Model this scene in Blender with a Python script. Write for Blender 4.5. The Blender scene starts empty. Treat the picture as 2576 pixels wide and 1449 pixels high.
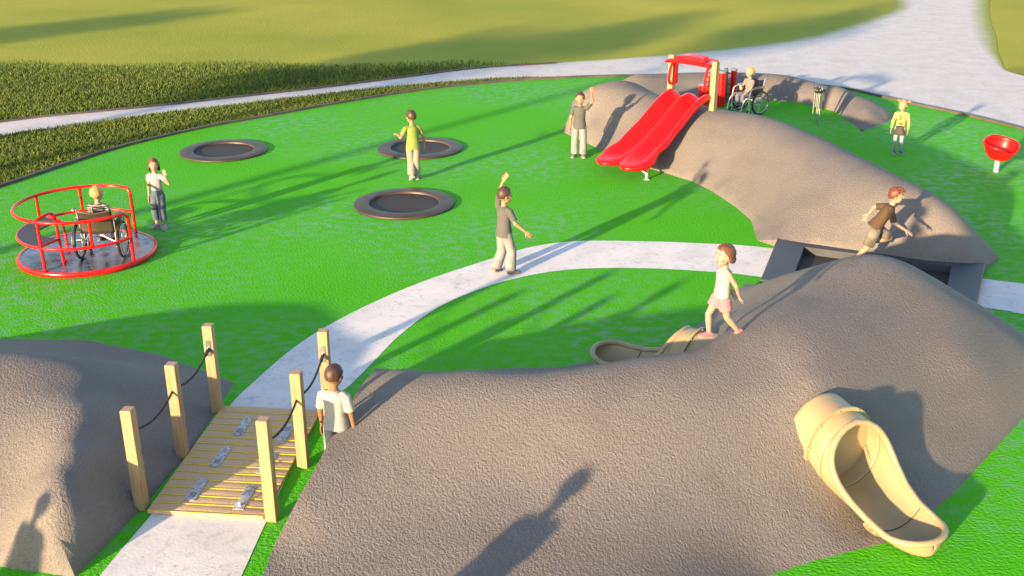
import bpy, bmesh, math, random
import numpy as np
from mathutils import Vector, Matrix
from mathutils.geometry import delaunay_2d_cdt
random.seed(7); RNG = np.random.default_rng(11)
SC = bpy.context.scene; COL = SC.collection; R = math.radians
V = lambda *a: np.array(a, float)

# ------------------------------------------------------------------ camera numbers (also used to survey points on the ground)
CAM_H, CAM_PITCH, CAM_F = 5.9, R(21.95), 2687.0
def g(px, py, z=0.0):
    """ground plan survey: the point at height z seen at (px, py) in the 2576 px wide photograph"""
    x = (px - 1288) / CAM_F; y = -(py - 724.5) / CAM_F
    d = V(x, math.cos(CAM_PITCH) + y * math.sin(CAM_PITCH), -math.sin(CAM_PITCH) + y * math.cos(CAM_PITCH))
    return V(0, 0, CAM_H) + d * ((z - CAM_H) / d[2])

# ------------------------------------------------------------------ mesh builder
def unit(v):
    v = np.asarray(v, float); n = np.linalg.norm(v); return v / n if n > 1e-9 else v
def frame_for(d):
    d = unit(d); a = V(0, 0, 1) if abs(d[2]) < .9 else V(1, 0, 0)
    x = unit(np.cross(a, d)); return x, np.cross(d, x)
def rotz(a):
    c, s = math.cos(a), math.sin(a); return np.array([[c, -s, 0], [s, c, 0], [0, 0, 1]])
class MB:
    def __init__(self): self.v = []; self.f = []; self.mi = []; self.cur = 0
    def add(self, vs, fs):
        n = len(self.v); self.v += [tuple(map(float, p)) for p in vs]
        self.f += [tuple(i + n for i in f) for f in fs]; self.mi += [self.cur] * len(fs); return self
    def box(self, c, s, rot=None, bev=0.0):
        bm = bmesh.new(); bmesh.ops.create_cube(bm, size=1.0)
        for v in bm.verts: v.co = Vector((v.co.x * s[0], v.co.y * s[1], v.co.z * s[2]))
        if bev: bmesh.ops.bevel(bm, geom=bm.edges[:], offset=bev, segments=2, affect='EDGES', profile=.5)
        bm.verts.index_update(); rot = np.eye(3) if rot is None else rot
        vs = [rot @ V(*v.co) + np.asarray(c, float) for v in bm.verts]; fs = [[v.index for v in f.verts] for f in bm.faces]
        bm.free(); return self.add(vs, fs)
    def rings(self, rings, cap=(True, True), closed=False):
        n = len(rings[0]); vs = [p for r in rings for p in r]; fs = []; m = len(rings)
        for i in range(m if closed else m - 1):
            j = (i + 1) % m
            for k in range(n):
                l = (k + 1) % n; fs.append((i * n + k, i * n + l, j * n + l, j * n + k))
        if not closed:
            if cap[0]: fs.append(tuple(range(n))[::-1])
            if cap[1]: fs.append(tuple((m - 1) * n + k for k in range(n)))
        return self.add(vs, fs)
    def tube(self, pts, r, seg=8, closed=False, cap=True):
        pts = [np.asarray(p, float) for p in pts]; m = len(pts); rr = r if hasattr(r, '__len__') else [r] * m
        rings = []; x = None
        for i in range(m):
            a = pts[(i - 1) % m] if closed or i > 0 else pts[i]; b = pts[(i + 1) % m] if closed or i < m - 1 else pts[i]
            d = unit(b - a)
            if x is None: x, y = frame_for(d)
            else: x = unit(x - d * np.dot(x, d)); y = np.cross(d, x)
            rings.append([pts[i] + rr[i] * (math.cos(t) * x + math.sin(t) * y) for t in np.linspace(0, 2 * math.pi, seg, endpoint=False)])
        return self.rings(rings, (cap, cap), closed)
    def cap(self, p0, p1, r0, r1, seg=12):
        """tapered limb with round ends"""
        p0, p1 = np.asarray(p0, float), np.asarray(p1, float); d = unit(p1 - p0); pts = []; rr = []
        for a in (75, 45, 15): pts.append(p0 - d * r0 * math.sin(R(a))); rr.append(r0 * math.cos(R(a)))
        for t in (0, .5, 1): pts.append(p0 + (p1 - p0) * t); rr.append(r0 + (r1 - r0) * t)
        for a in (15, 45, 75): pts.append(p1 + d * r1 * math.sin(R(a))); rr.append(r1 * math.cos(R(a)))
        x, y = frame_for(d)
        return self.rings([[p + q * (math.cos(t) * x + math.sin(t) * y) for t in np.linspace(0, 2 * math.pi, seg, endpoint=False)] for p, q in zip(pts, rr)])
    def ell(self, c, rad, M=None, seg=14, n=9):
        M = np.eye(3) if M is None else M; c = np.asarray(c, float); rings = []
        for a in np.linspace(-math.pi / 2 + .12, math.pi / 2 - .12, n):
            rings.append([c + M @ V(rad[0] * math.cos(a) * math.cos(t), rad[1] * math.cos(a) * math.sin(t), rad[2] * math.sin(a)) for t in np.linspace(0, 2 * math.pi, seg, endpoint=False)])
        return self.rings(rings)
    def loft(self, secs, seg=20, cap=(True, True)):
        """secs: (centre, x axis, y axis, rx, ry)"""
        return self.rings([[np.asarray(c, float) + rx * math.cos(t) * np.asarray(x) + ry * math.sin(t) * np.asarray(y) for t in np.linspace(0, 2 * math.pi, seg, endpoint=False)] for c, x, y, rx, ry in secs], cap)
    def lathe(self, prof, c=(0, 0, 0), seg=32, cap=(False, False)):
        c = np.asarray(c, float)
        return self.rings([[c + V(r * math.cos(t), r * math.sin(t), z) for t in np.linspace(0, 2 * math.pi, seg, endpoint=False)] for r, z in prof], cap)
    def torus(self, c, axis, Rr, r, seg=40, rs=8):
        x, y = frame_for(axis); c = np.asarray(c, float)
        return self.tube([c + Rr * (math.cos(t) * x + math.sin(t) * y) for t in np.linspace(0, 2 * math.pi, seg, endpoint=False)], r, rs, True)
    def grid(self, P, closed_v=False):
        n, m = len(P), len(P[0]); fs = []
        for i in range(n - 1):
            for j in range(m if closed_v else m - 1):
                k = (j + 1) % m; fs.append((i * m + j, i * m + k, (i + 1) * m + k, (i + 1) * m + j))
        return self.add([p for r in P for p in r], fs)
    def mesh(self, name, mats, smooth=True, angle=40):
        me = bpy.data.meshes.new(name); me.from_pydata(self.v, [], self.f)
        for m in (mats if isinstance(mats, (list, tuple)) else [mats]): me.materials.append(m)
        me.polygons.foreach_set('material_index', self.mi)
        bm = bmesh.new(); bm.from_mesh(me); bmesh.ops.recalc_face_normals(bm, faces=bm.faces[:]); bm.to_mesh(me); bm.free()
        if smooth:
            me.polygons.foreach_set('use_smooth', [True] * len(me.polygons)); me.set_sharp_from_angle(angle=R(angle))
        me.update(); return me
    def build(self, name, mats, parent=None, smooth=True, angle=40):
        o = bpy.data.objects.new(name, self.mesh(name, mats, smooth, angle)); COL.objects.link(o)
        if parent: o.parent = parent
        return o
    def blend(self, name, mat, parent=None, voxel=.007, it=3):
        """union of the overlapping shapes as ONE continuous surface"""
        o = bpy.data.objects.new('temporary', self.mesh('temporary', mat, False)); COL.objects.link(o)
        m = o.modifiers.new('r', 'REMESH'); m.mode = 'VOXEL'; m.voxel_size = voxel; m.adaptivity = 0; m.use_smooth_shade = True
        s = o.modifiers.new('s', 'SMOOTH'); s.iterations = it; s.factor = .5
        dg = bpy.context.evaluated_depsgraph_get(); me = bpy.data.meshes.new_from_object(o.evaluated_get(dg)); me.name = name
        bpy.data.objects.remove(o); me.materials.clear(); me.materials.append(mat)
        me.polygons.foreach_set('use_smooth', [True] * len(me.polygons))
        o = bpy.data.objects.new(name, me); COL.objects.link(o)
        if parent: o.parent = parent
        return o
def tag(o, label=None, cat=None, group=None, kind=None):
    if label: o['label'] = label
    if cat: o['category'] = cat
    if group: o['group'] = group
    if kind: o['kind'] = kind
    return o
def empty(name, loc, rz=0.0, label=None, cat=None, group=None):
    o = bpy.data.objects.new(name, None); COL.objects.link(o); o.location = tuple(map(float, loc)); o.rotation_euler = (0, 0, rz); o.empty_display_size = .2
    return tag(o, label, cat, group)
def copy_tree(o, parent=None):
    c = o.copy(); COL.objects.link(c)
    if parent: c.parent = parent
    for ch in list(o.children): copy_tree(ch, c)
    return c
def solidify(o, t, off=0.0):
    m = o.modifiers.new('thickness', 'SOLIDIFY'); m.thickness = t; m.offset = off; return o

# ------------------------------------------------------------------ materials
def nd(nt, t, **k):
    n = nt.nodes.new(t)
    for a, b in k.items(): setattr(n, a, b)
    return n
def M(name, col, rough=.5, metal=0.0, noise=(12, .12), bump=None, spec=.5, coat=0.0, sheen=0.0, sss=0.0):
    m = bpy.data.materials.new(name); m.use_nodes = True; nt = m.node_tree; b = nt.nodes['Principled BSDF']; L = nt.links.new
    tc = nd(nt, 'ShaderNodeTexCoord')
    n = nd(nt, 'ShaderNodeTexNoise'); n.inputs['Scale'].default_value = noise[0]; n.inputs['Detail'].default_value = 4; L(tc.outputs['Object'], n.inputs['Vector'])
    mx = nd(nt, 'ShaderNodeMix', data_type='RGBA'); a = noise[1]
    mx.inputs['A'].default_value = (*[max(0, c * (1 - a)) for c in col], 1); mx.inputs['B'].default_value = (*[min(1, c * (1 + a)) for c in col], 1)
    mr = nd(nt, 'ShaderNodeMapRange'); mr.inputs['From Min'].default_value = .3; mr.inputs['From Max'].default_value = .7; L(n.outputs['Fac'], mr.inputs['Value'])
    L(mr.outputs['Result'], mx.inputs['Factor']); L(mx.outputs['Result'], b.inputs['Base Color'])
    b.inputs['Roughness'].default_value = rough; b.inputs['Metallic'].default_value = metal; b.inputs['Specular IOR Level'].default_value = spec
    b.inputs['Coat Weight'].default_value = coat; b.inputs['Sheen Weight'].default_value = sheen
    if sss: b.inputs['Subsurface Weight'].default_value = sss; b.inputs['Subsurface Radius'].default_value = (.02, .008, .004)
    if bump:
        n2 = nd(nt, 'ShaderNodeTexNoise'); n2.inputs['Scale'].default_value = bump[0]; n2.inputs['Detail'].default_value = 3; L(tc.outputs['Object'], n2.inputs['Vector'])
        bp = nd(nt, 'ShaderNodeBump'); bp.inputs['Strength'].default_value = bump[1]; bp.inputs['Distance'].default_value = bump[2]
        L(n2.outputs['Fac'], bp.inputs['Height']); L(bp.outputs['Normal'], b.inputs['Normal'])
    return m
def ramp(nt, src, stops):
    r = nd(nt, 'ShaderNodeValToRGB'); e = r.color_ramp.elements
    while len(e) < len(stops): e.new(.5)
    for el, (p, c) in zip(e, stops): el.position = p; el.color = (*c, 1) if hasattr(c, '__len__') else (c, c, c, 1)
    nt.links.new(src, r.inputs['Fac']); return r
def noise_node(nt, scale, detail=3, vec=None, sx=(1, 1, 1), rot=0, dist=0):
    tc = nd(nt, 'ShaderNodeTexCoord'); mp = nd(nt, 'ShaderNodeMapping'); mp.inputs['Scale'].default_value = sx; mp.inputs['Rotation'].default_value = (0, 0, rot)
    nt.links.new(tc.outputs['Object'], mp.inputs['Vector']); n = nd(nt, 'ShaderNodeTexNoise'); n.inputs['Scale'].default_value = scale; n.inputs['Detail'].default_value = detail
    n.inputs['Distortion'].default_value = dist; nt.links.new(mp.outputs['Vector'], n.inputs['Vector']); return n
def blank(name):
    m = bpy.data.materials.new(name); m.use_nodes = True; return m, m.node_tree, m.node_tree.nodes['Principled BSDF'], m.node_tree.links.new
def mixc(nt, fac, a, b):
    mx = nd(nt, 'ShaderNodeMix', data_type='RGBA')
    for s, v in (('A', a), ('B', b)):
        if hasattr(v, 'links'): nt.links.new(v, mx.inputs[s])
        else: mx.inputs[s].default_value = (*v, 1)
    if hasattr(fac, 'links'): nt.links.new(fac, mx.inputs['Factor'])
    else: mx.inputs['Factor'].default_value = fac
    return mx.outputs['Result']
def mathn(nt, op, a, b):
    n = nd(nt, 'ShaderNodeMath', operation=op)
    for i, v in enumerate((a, b)):
        if hasattr(v, 'links'): nt.links.new(v, n.inputs[i])
        else: n.inputs[i].default_value = v
    return n.outputs[0]
def bumpn(nt, b, h, s, d, normal=None):
    bp = nd(nt, 'ShaderNodeBump'); bp.inputs['Strength'].default_value = s; bp.inputs['Distance'].default_value = d
    nt.links.new(h, bp.inputs['Height'])
    if normal is not None: nt.links.new(normal, bp.inputs['Normal'])
    if b: nt.links.new(bp.outputs['Normal'], b.inputs['Normal'])
    return bp.outputs['Normal']

def mat_rubber_green():
    m, nt, b, L = blank('green_rubber')
    big = ramp(nt, noise_node(nt, .22, 2).outputs['Fac'], [(.39, 0.0), (.60, 1.0)])
    fl = ramp(nt, noise_node(nt, 6.5, 6, sx=(.8, 1.0, 1), dist=.3).outputs['Fac'], [(.44, 0.0), (.62, 1.0)])
    patch = mathn(nt, 'MULTIPLY', big.outputs['Color'], fl.outputs['Color'])
    sp = noise_node(nt, 70, 2)
    base = mixc(nt, ramp(nt, sp.outputs['Fac'], [(.3, 0.0), (.7, 1.0)]).outputs['Color'], (.030, .315, .010), (.085, .465, .012))
    base = mixc(nt, noise_node(nt, .5, 3).outputs['Fac'], base, (.085, .43, .014))
    c = mixc(nt, patch, base, (.100, .35, .100))  # blue-grey flecks paint sky reflection into the rubber colour
    L(c, b.inputs['Base Color'])
    rr = nd(nt, 'ShaderNodeMapRange'); L(patch, rr.inputs['Value']); rr.inputs['To Min'].default_value = .7; rr.inputs['To Max'].default_value = .5; L(rr.outputs['Result'], b.inputs['Roughness'])
    b.inputs['Specular IOR Level'].default_value = .22; rs = nd(nt, 'ShaderNodeMapRange'); L(patch, rs.inputs['Value']); rs.inputs['To Min'].default_value = .05; rs.inputs['To Max'].default_value = .15; L(rs.outputs['Result'], b.inputs['Specular IOR Level'])
    n1 = bumpn(nt, None, noise_node(nt, 26, 3, sx=(1, 1.2, 1)).outputs['Fac'], .55, .03)
    bumpn(nt, b, noise_node(nt, 80, 2).outputs['Fac'], .4, .008, n1)
    return m
def mat_mound():
    m, nt, b, L = blank('grey_rubber')
    sp = noise_node(nt, 60, 3)
    base = mixc(nt, ramp(nt, sp.outputs['Fac'], [(.33, 0.0), (.67, 1.0)]).outputs['Color'], (.116, .105, .099), (.234, .207, .188))
    base = mixc(nt, noise_node(nt, .7, 3).outputs['Fac'], base, (.178, .160, .148))
    base = mixc(nt, mathn(nt, 'MULTIPLY', ramp(nt, noise_node(nt, 1.6, 6, dist=.6).outputs['Fac'], [(.48, 0.0), (.68, 1.0)]).outputs['Color'], .30), base, (.11, .10, .095))
    L(base, b.inputs['Base Color'])
    b.inputs['Roughness'].default_value = .75; b.inputs['Specular IOR Level'].default_value = .3
    n1 = bumpn(nt, None, noise_node(nt, 32, 3, sx=(1.4, .8, 1), rot=.5, dist=.3).outputs['Fac'], .5, .026)
    bumpn(nt, b, noise_node(nt, 55, 2).outputs['Fac'], .55, .014, n1)
    return m
def mat_concrete(edge=False):
    m, nt, b, L = blank('pale_concrete')
    c = ramp(nt, noise_node(nt, 1.7, 6, dist=.5).outputs['Fac'], [(.3, (.60, .60, .62)), (.55, (.70, .69, .71)), (.75, (.75, .73, .74))]).outputs['Color']
    if edge: c = mixc(nt, .22, c, (.1, .095, .1))
    c = mixc(nt, mathn(nt, 'MULTIPLY', ramp(nt, noise_node(nt, 8, 6).outputs['Fac'], [(.54, 0.0), (.70, 1.0)]).outputs['Color'], .35), c, (.30, .30, .31))
    pits = ramp(nt, noise_node(nt, 55, 1).outputs['Fac'], [(.665, 0.0), (.70, 1.0)]).outputs['Color']
    where = ramp(nt, noise_node(nt, 1.1, 2).outputs['Fac'], [(.42, 0.0), (.6, 1.0)]).outputs['Color']
    c = mixc(nt, mathn(nt, 'MULTIPLY', pits, where), c, (.14, .135, .135))
    if edge:
        at = nd(nt, 'ShaderNodeAttribute', attribute_name='edge_blur')
        k = mathn(nt, 'ADD', at.outputs['Fac'], mathn(nt, 'MULTIPLY', mathn(nt, 'SUBTRACT', noise_node(nt, 1.5, 3).outputs['Fac'], .5), .3))
        c = mixc(nt, ramp(nt, k, [(.2, 0.0), (.9, 1.0)]).outputs['Color'], c, (.245, .285, .045))
    L(c, b.inputs['Base Color']); b.inputs['Roughness'].default_value = .8; b.inputs['Specular IOR Level'].default_value = .25
    bumpn(nt, b, noise_node(nt, 30, 4).outputs['Fac'], .25, .008)
    return m
def mat_meadow():
    m, nt, b, L = blank('meadow_grass')
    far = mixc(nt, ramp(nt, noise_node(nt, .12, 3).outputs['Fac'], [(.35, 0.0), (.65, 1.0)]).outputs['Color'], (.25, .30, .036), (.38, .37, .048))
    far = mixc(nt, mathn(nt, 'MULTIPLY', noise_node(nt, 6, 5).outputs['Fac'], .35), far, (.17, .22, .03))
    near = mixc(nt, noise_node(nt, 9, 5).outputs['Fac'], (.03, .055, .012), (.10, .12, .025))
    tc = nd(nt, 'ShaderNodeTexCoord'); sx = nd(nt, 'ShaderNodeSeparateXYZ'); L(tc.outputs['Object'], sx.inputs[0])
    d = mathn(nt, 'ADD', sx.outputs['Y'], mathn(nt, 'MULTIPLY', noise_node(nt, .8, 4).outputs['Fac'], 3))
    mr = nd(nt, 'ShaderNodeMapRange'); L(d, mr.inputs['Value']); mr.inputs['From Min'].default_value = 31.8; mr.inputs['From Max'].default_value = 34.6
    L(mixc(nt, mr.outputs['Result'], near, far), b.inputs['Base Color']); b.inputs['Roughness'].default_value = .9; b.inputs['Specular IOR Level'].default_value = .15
    bumpn(nt, b, noise_node(nt, 14, 4).outputs['Fac'], .35, .05)
    return m
def mat_wood():
    m, nt, b, L = blank('pale_timber')
    n = noise_node(nt, 3.2, 5, sx=(14, 14, .8), dist=.5)
    c = ramp(nt, n.outputs['Fac'], [(.30, (.26, .17, .075)), (.5, (.35, .245, .125)), (.75, (.41, .295, .16))]).outputs['Color']
    L(c, b.inputs['Base Color']); b.inputs['Roughness'].default_value = .6; bumpn(nt, b, n.outputs['Fac'], .15, .003)
    return m
def mat_stripes(name, a, c, freq, duty=.5):
    m, nt, b, L = blank(name)
    tc = nd(nt, 'ShaderNodeTexCoord'); sx = nd(nt, 'ShaderNodeSeparateXYZ'); L(tc.outputs['Object'], sx.inputs[0])
    f = mathn(nt, 'FRACT', mathn(nt, 'MULTIPLY', mathn(nt, 'ADD', sx.outputs['Z'], mathn(nt, 'MULTIPLY', noise_node(nt, 8, 2).outputs['Fac'], .02)), freq), 0)
    L(mixc(nt, mathn(nt, 'GREATER_THAN', f, duty), a, c), b.inputs['Base Color']); b.inputs['Roughness'].default_value = .85
    bumpn(nt, b, noise_node(nt, 24, 3).outputs['Fac'], .3, .012)
    return m
def mat_deck_plate():
    m, nt, b, L = blank('wet_steel_deck')
    n = noise_node(nt, 3.5, 5, dist=1.0)
    L(ramp(nt, n.outputs['Fac'], [(.35, (.06, .065, .08)), (.65, (.34, .37, .42))]).outputs['Color'], b.inputs['Base Color'])
    L(ramp(nt, n.outputs['Fac'], [(.35, .14), (.65, .42)]).outputs['Color'], b.inputs['Roughness']); b.inputs['Metallic'].default_value = .9
    ck = nd(nt, 'ShaderNodeTexVoronoi'); ck.inputs['Scale'].default_value = 34
    tc = nd(nt, 'ShaderNodeTexCoord'); L(tc.outputs['Object'], ck.inputs['Vector'])
    bumpn(nt, b, ck.outputs['Distance'], .35, .006); return m
def mat_plank():
    m, nt, b, L = blank('tan_grit_board')
    c = mixc(nt, noise_node(nt, 40, 3).outputs['Fac'], (.50, .345, .185), (.68, .475, .27)); L(c, b.inputs['Base Color']); b.inputs['Roughness'].default_value = .85
    bumpn(nt, b, noise_node(nt, 60, 3).outputs['Fac'], .5, .008); return m
def mat_blade():
    m, nt, b, L = blank('grass_blade')
    at = nd(nt, 'ShaderNodeAttribute', attribute_name='tone')
    L(ramp(nt, at.outputs['Fac'], [(0, (.016, .045, .008)), (.35, (.050, .105, .014)), (.65, (.13, .175, .030)), (1, (.38, .37, .09))]).outputs['Color'], b.inputs['Base Color'])
    b.inputs['Roughness'].default_value = .6; b.inputs['Specular IOR Level'].default_value = .25; return m
def mat_denim(name, a, c):
    m, nt, b, L = blank(name)
    L(mixc(nt, ramp(nt, noise_node(nt, 7, 4).outputs['Fac'], [(.35, 0.0), (.65, 1.0)]).outputs['Color'], a, c), b.inputs['Base Color']); b.inputs['Roughness'].default_value = .85
    bumpn(nt, b, noise_node(nt, 16, 3, sx=(1, 1, .6), dist=.8).outputs['Fac'], .5, .02); return m

GREEN = mat_rubber_green(); MOUND = mat_mound(); CONC = mat_concrete(); CONC_E = mat_concrete(True); MEADOW = mat_meadow(); WOOD = mat_wood(); BLADE = mat_blade()
KERB = M('dark_edging', (.085, .065, .055), .6, noise=(3, .3)); END = M('end_grain', (.40, .25, .18), .7, noise=(60, .2))
RED = M('red_plastic', (.70, .006, .007), .34, noise=(2, .06), bump=(90, .05, .002), coat=.06, spec=.35); REDM = M('red_paint', (.68, .006, .007), .28, noise=(3, .08), coat=.2, spec=.4)
TAN = M('tan_plastic', (.335, .268, .150), .42, noise=(3, .07), bump=(120, .05, .002)); TRIM = M('brown_rubber', (.050, .034, .027), .5, noise=(2.2, .35), bump=(60, .1, .003))
MAT = M('black_mat', (.028, .025, .024), .7, noise=(50, .3), bump=(90, .4, .004)); SLATE = M('slate_frame', (.045, .052, .062), .55, noise=(1.5, .2), bump=(40, .1, .003))
STEEL = M('brushed_steel', (.55, .55, .54), .32, 1.0, noise=(20, .15)); GALV = M('galvanised', (.44, .45, .49), .55, .35, noise=(28, .28)); WHITEM = M('light_grey_tube', (.60, .60, .60), .3, .35, noise=(8, .08))
BLACK = M('black_rubber', (.018, .018, .018), .6, noise=(20, .3)); SEATC = M('black_vinyl', (.045, .034, .024), .45, noise=(5, .25), bump=(18, .12, .01)); GREYP = M('grey_pad', (.22, .21, .20), .6)
PLATE = mat_deck_plate(); PLANK = mat_plank(); YELLOW = M('yellow_strip', (.72, .55, .02), .6); ROPE = M('black_rope', (.02, .018, .017), .75, noise=(80, .4), bump=(140, .5, .004))
DLID = M('drum_lid', (.13, .18, .21), .45); DARKST = M('dark_post', (.10, .10, .11), .5, .3); HOLE = M('dark_hole', (.02, .02, .02), .8)  # drum lid carries reflected sky as a blue-grey base colour

# ------------------------------------------------------------------ ground sheets
def smooth_poly(pts, n=8, closed=False):
    P = [np.asarray(p, float) for p in pts]; m = len(P); out = []
    for i in range(m if closed else m - 1):
        a = P[(i - 1) % m] if closed or i else P[0]; b = P[i]; c = P[(i + 1) % m]; d = P[(i + 2) % m] if closed or i + 2 < m else P[-1]
        for k in range(n):
            t = k / n; out.append(.5 * (2 * b + (c - a) * t + (2 * a - 5 * b + 4 * c - d) * t * t + (3 * b - a - 3 * c + d) * t ** 3))
    if not closed: out.append(P[-1])
    return out
def sheet(name, poly, z, mat):
    mb = MB(); vs, fs = [(p[0], p[1]) for p in poly], None
    r = delaunay_2d_cdt([Vector(p) for p in vs], [], [list(range(len(vs)))], 1, 1e-5)
    mb.add([(p.x, p.y, z) for p in r[0]], [tuple(f) for f in r[2]])
    return mb.build(name, mat, smooth=False)
xy = lambda L, z=0: [g(a, b, z)[:2] for a, b in L]

mb = MB(); S = [-700, -60, -30, -15, 0, 15, 30, 60, 700]; T = [-300, -20, 0, 15, 30, 45, 70, 120, 1200]
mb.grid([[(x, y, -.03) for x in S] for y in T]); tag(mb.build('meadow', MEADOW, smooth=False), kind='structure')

kerb_px = [(0, 470), (150, 420), (300, 372), (500, 325), (700, 288), (900, 252), (1100, 222), (1250, 207), (1400, 197.5), (1590, 192)]
kerb_pts = xy(kerb_px) + [V(6.4, 30.75)] + xy([(2094, 220), (2200, 240), (2300, 263), (2450, 295), (2576, 327)]) + [V(13.2, 21.8), V(14.6, 16), V(14.2, 9), V(11.5, 3), V(6.5, -1.2), V(0, -2.6), V(-6.5, -1.0), V(-11, 4), V(-12.6, 10), V(-11.7, 15.8)]
KL = smooth_poly(kerb_pts, 8, True)
tag(sheet('rubber_ground', KL, 0.0, GREEN), kind='structure')
def strip(name, line, w, h, mat, closed, z0=-.02):
    mb = MB(); n = len(line); rings = []
    for i in range(n):
        a = line[(i - 1) % n] if closed or i else line[i]; b = line[(i + 1) % n] if closed or i < n - 1 else line[i]
        d = unit(np.append((b - a)[:2], 0)); s = V(-d[1], d[0], 0); p = np.append(line[i][:2], 0)
        rings.append([p + s * w / 2 + V(0, 0, z0), p + s * w / 2 + V(0, 0, h - .008), p + s * (w / 2 - .008) + V(0, 0, h), p - s * (w / 2 - .008) + V(0, 0, h), p - s * w / 2 + V(0, 0, h - .008), p - s * w / 2 + V(0, 0, z0)])
    mb.rings(rings, closed=closed); return mb.build(name, mat, angle=30)
tag(strip('kerb', KL, .09, .055, KERB, True), kind='structure')

near_edge = xy([(0, 340), (200, 312), (400, 285), (600, 262), (800, 238), (1000, 217), (1200, 201), (1330, 194.5)])
far_edge = xy([(0, 306), (200, 284), (400, 265), (600, 243), (800, 221), (1000, 196), (1200, 171), (1400, 158), (1700, 138), (2000, 106), (2150, 72), (2270, 30), (2285, 0)])
far_edge = [V(-24, 16.0), V(-17.5, 21.3)] + far_edge + [V(19.5, 58), V(20, 70)]
right_edge = [V(27, 70), V(25, 58)] + xy([(2450, 0), (2455, 80), (2500, 150), (2576, 190)]) + [V(17.5, 27.5), V(22, 23), V(30, 18)]
FE = smooth_poly(far_edge, 5); RE = smooth_poly(right_edge, 5)
def offset(line, d):
    out = []
    for i in range(len(line)):
        a = line[max(0, i - 1)]; b = line[min(len(line) - 1, i + 1)]; t = unit(b - a); out.append(line[i] + V(-t[1], t[0]) * d)
    return out
NE = [V(-23, 14.6), V(-17, 20.0)] + near_edge
inner = [p for p in KL[8 * 8:18 * 8]]
poly = smooth_poly(NE, 4)[:-1] + inner + [V(16, 12), V(30, 10)] + RE[::-1] + FE[::-1]
# plaza: sheet plus a margin faded into grass colour, imitating distance blur, far and right
mb = MB(); r = delaunay_2d_cdt([Vector(p) for p in poly], [], [list(range(len(poly)))], 1, 1e-5)
mb.add([(p.x, p.y, -.018) for p in r[0]], [tuple(f) for f in r[2]]); edge_blur = [0.0] * len(mb.v)
for line, sgn in ((FE, 1), (RE, 1)):
    n0 = len(mb.v); rows = []; wid = lambda p: .02 + .95 * min(1, max(0, (p[1] - 31.5) / 7))
    for k in range(5):
        rows.append([])
        for i, p in enumerate(line):
            a = line[max(0, i - 1)]; b = line[min(len(line) - 1, i + 1)]; t = unit(b - a); q = p + V(-t[1], t[0]) * sgn * wid(p) * (k / 4 - .35)
            rows[-1].append((q[0], q[1], -.0145))
    mb.grid(rows); edge_blur += [k / 4 for k in range(5) for _ in line]
o = mb.build('concrete_path', CONC_E, smooth=False); at = o.data.attributes.new('edge_blur', 'FLOAT', 'POINT'); at.data.foreach_set('value', edge_blur); tag(o, kind='structure')
tag(strip('path_edging', [p for p in FE if p[1] < 33.5], .08, .03, KERB, False), kind='structure')

up = [V(-3.60, 8.9), V(-3.64, 7.82), V(-3.9, 6)]
upper = smooth_poly([V(-3.85, 5), V(-3.70, 7.4), V(-3.47, 8.9), V(-3.38, 9.9)] + xy([(574, 1026), (640, 960), (760, 860), (900, 780), (1060, 710), (1240, 650), (1340, 621), (1450, 607), (1600, 607), (1750, 612), (1950, 626)]) + [V(7.1, 15.02)] + xy([(2576, 714)]) + [V(10, 13.9), V(14, 12)], 6)
lower = smooth_poly([V(-2.6, 5), V(-2.42, 7.4), V(-2.35, 8.7)] + xy([(800, 1040), (880, 970), (940, 910), (1010, 840), (1100, 775), (1200, 730), (1300, 700), (1400, 682), (1500, 675), (1650, 676), (1800, 685), (1913, 697)]) + [V(6.8, 13.84)] + xy([(2576, 790)]) + [V(9.6, 12.8), V(13, 11)], 6)
tag(sheet('inner_path', upper + lower[::-1], .004, CONC), kind='structure')

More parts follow.
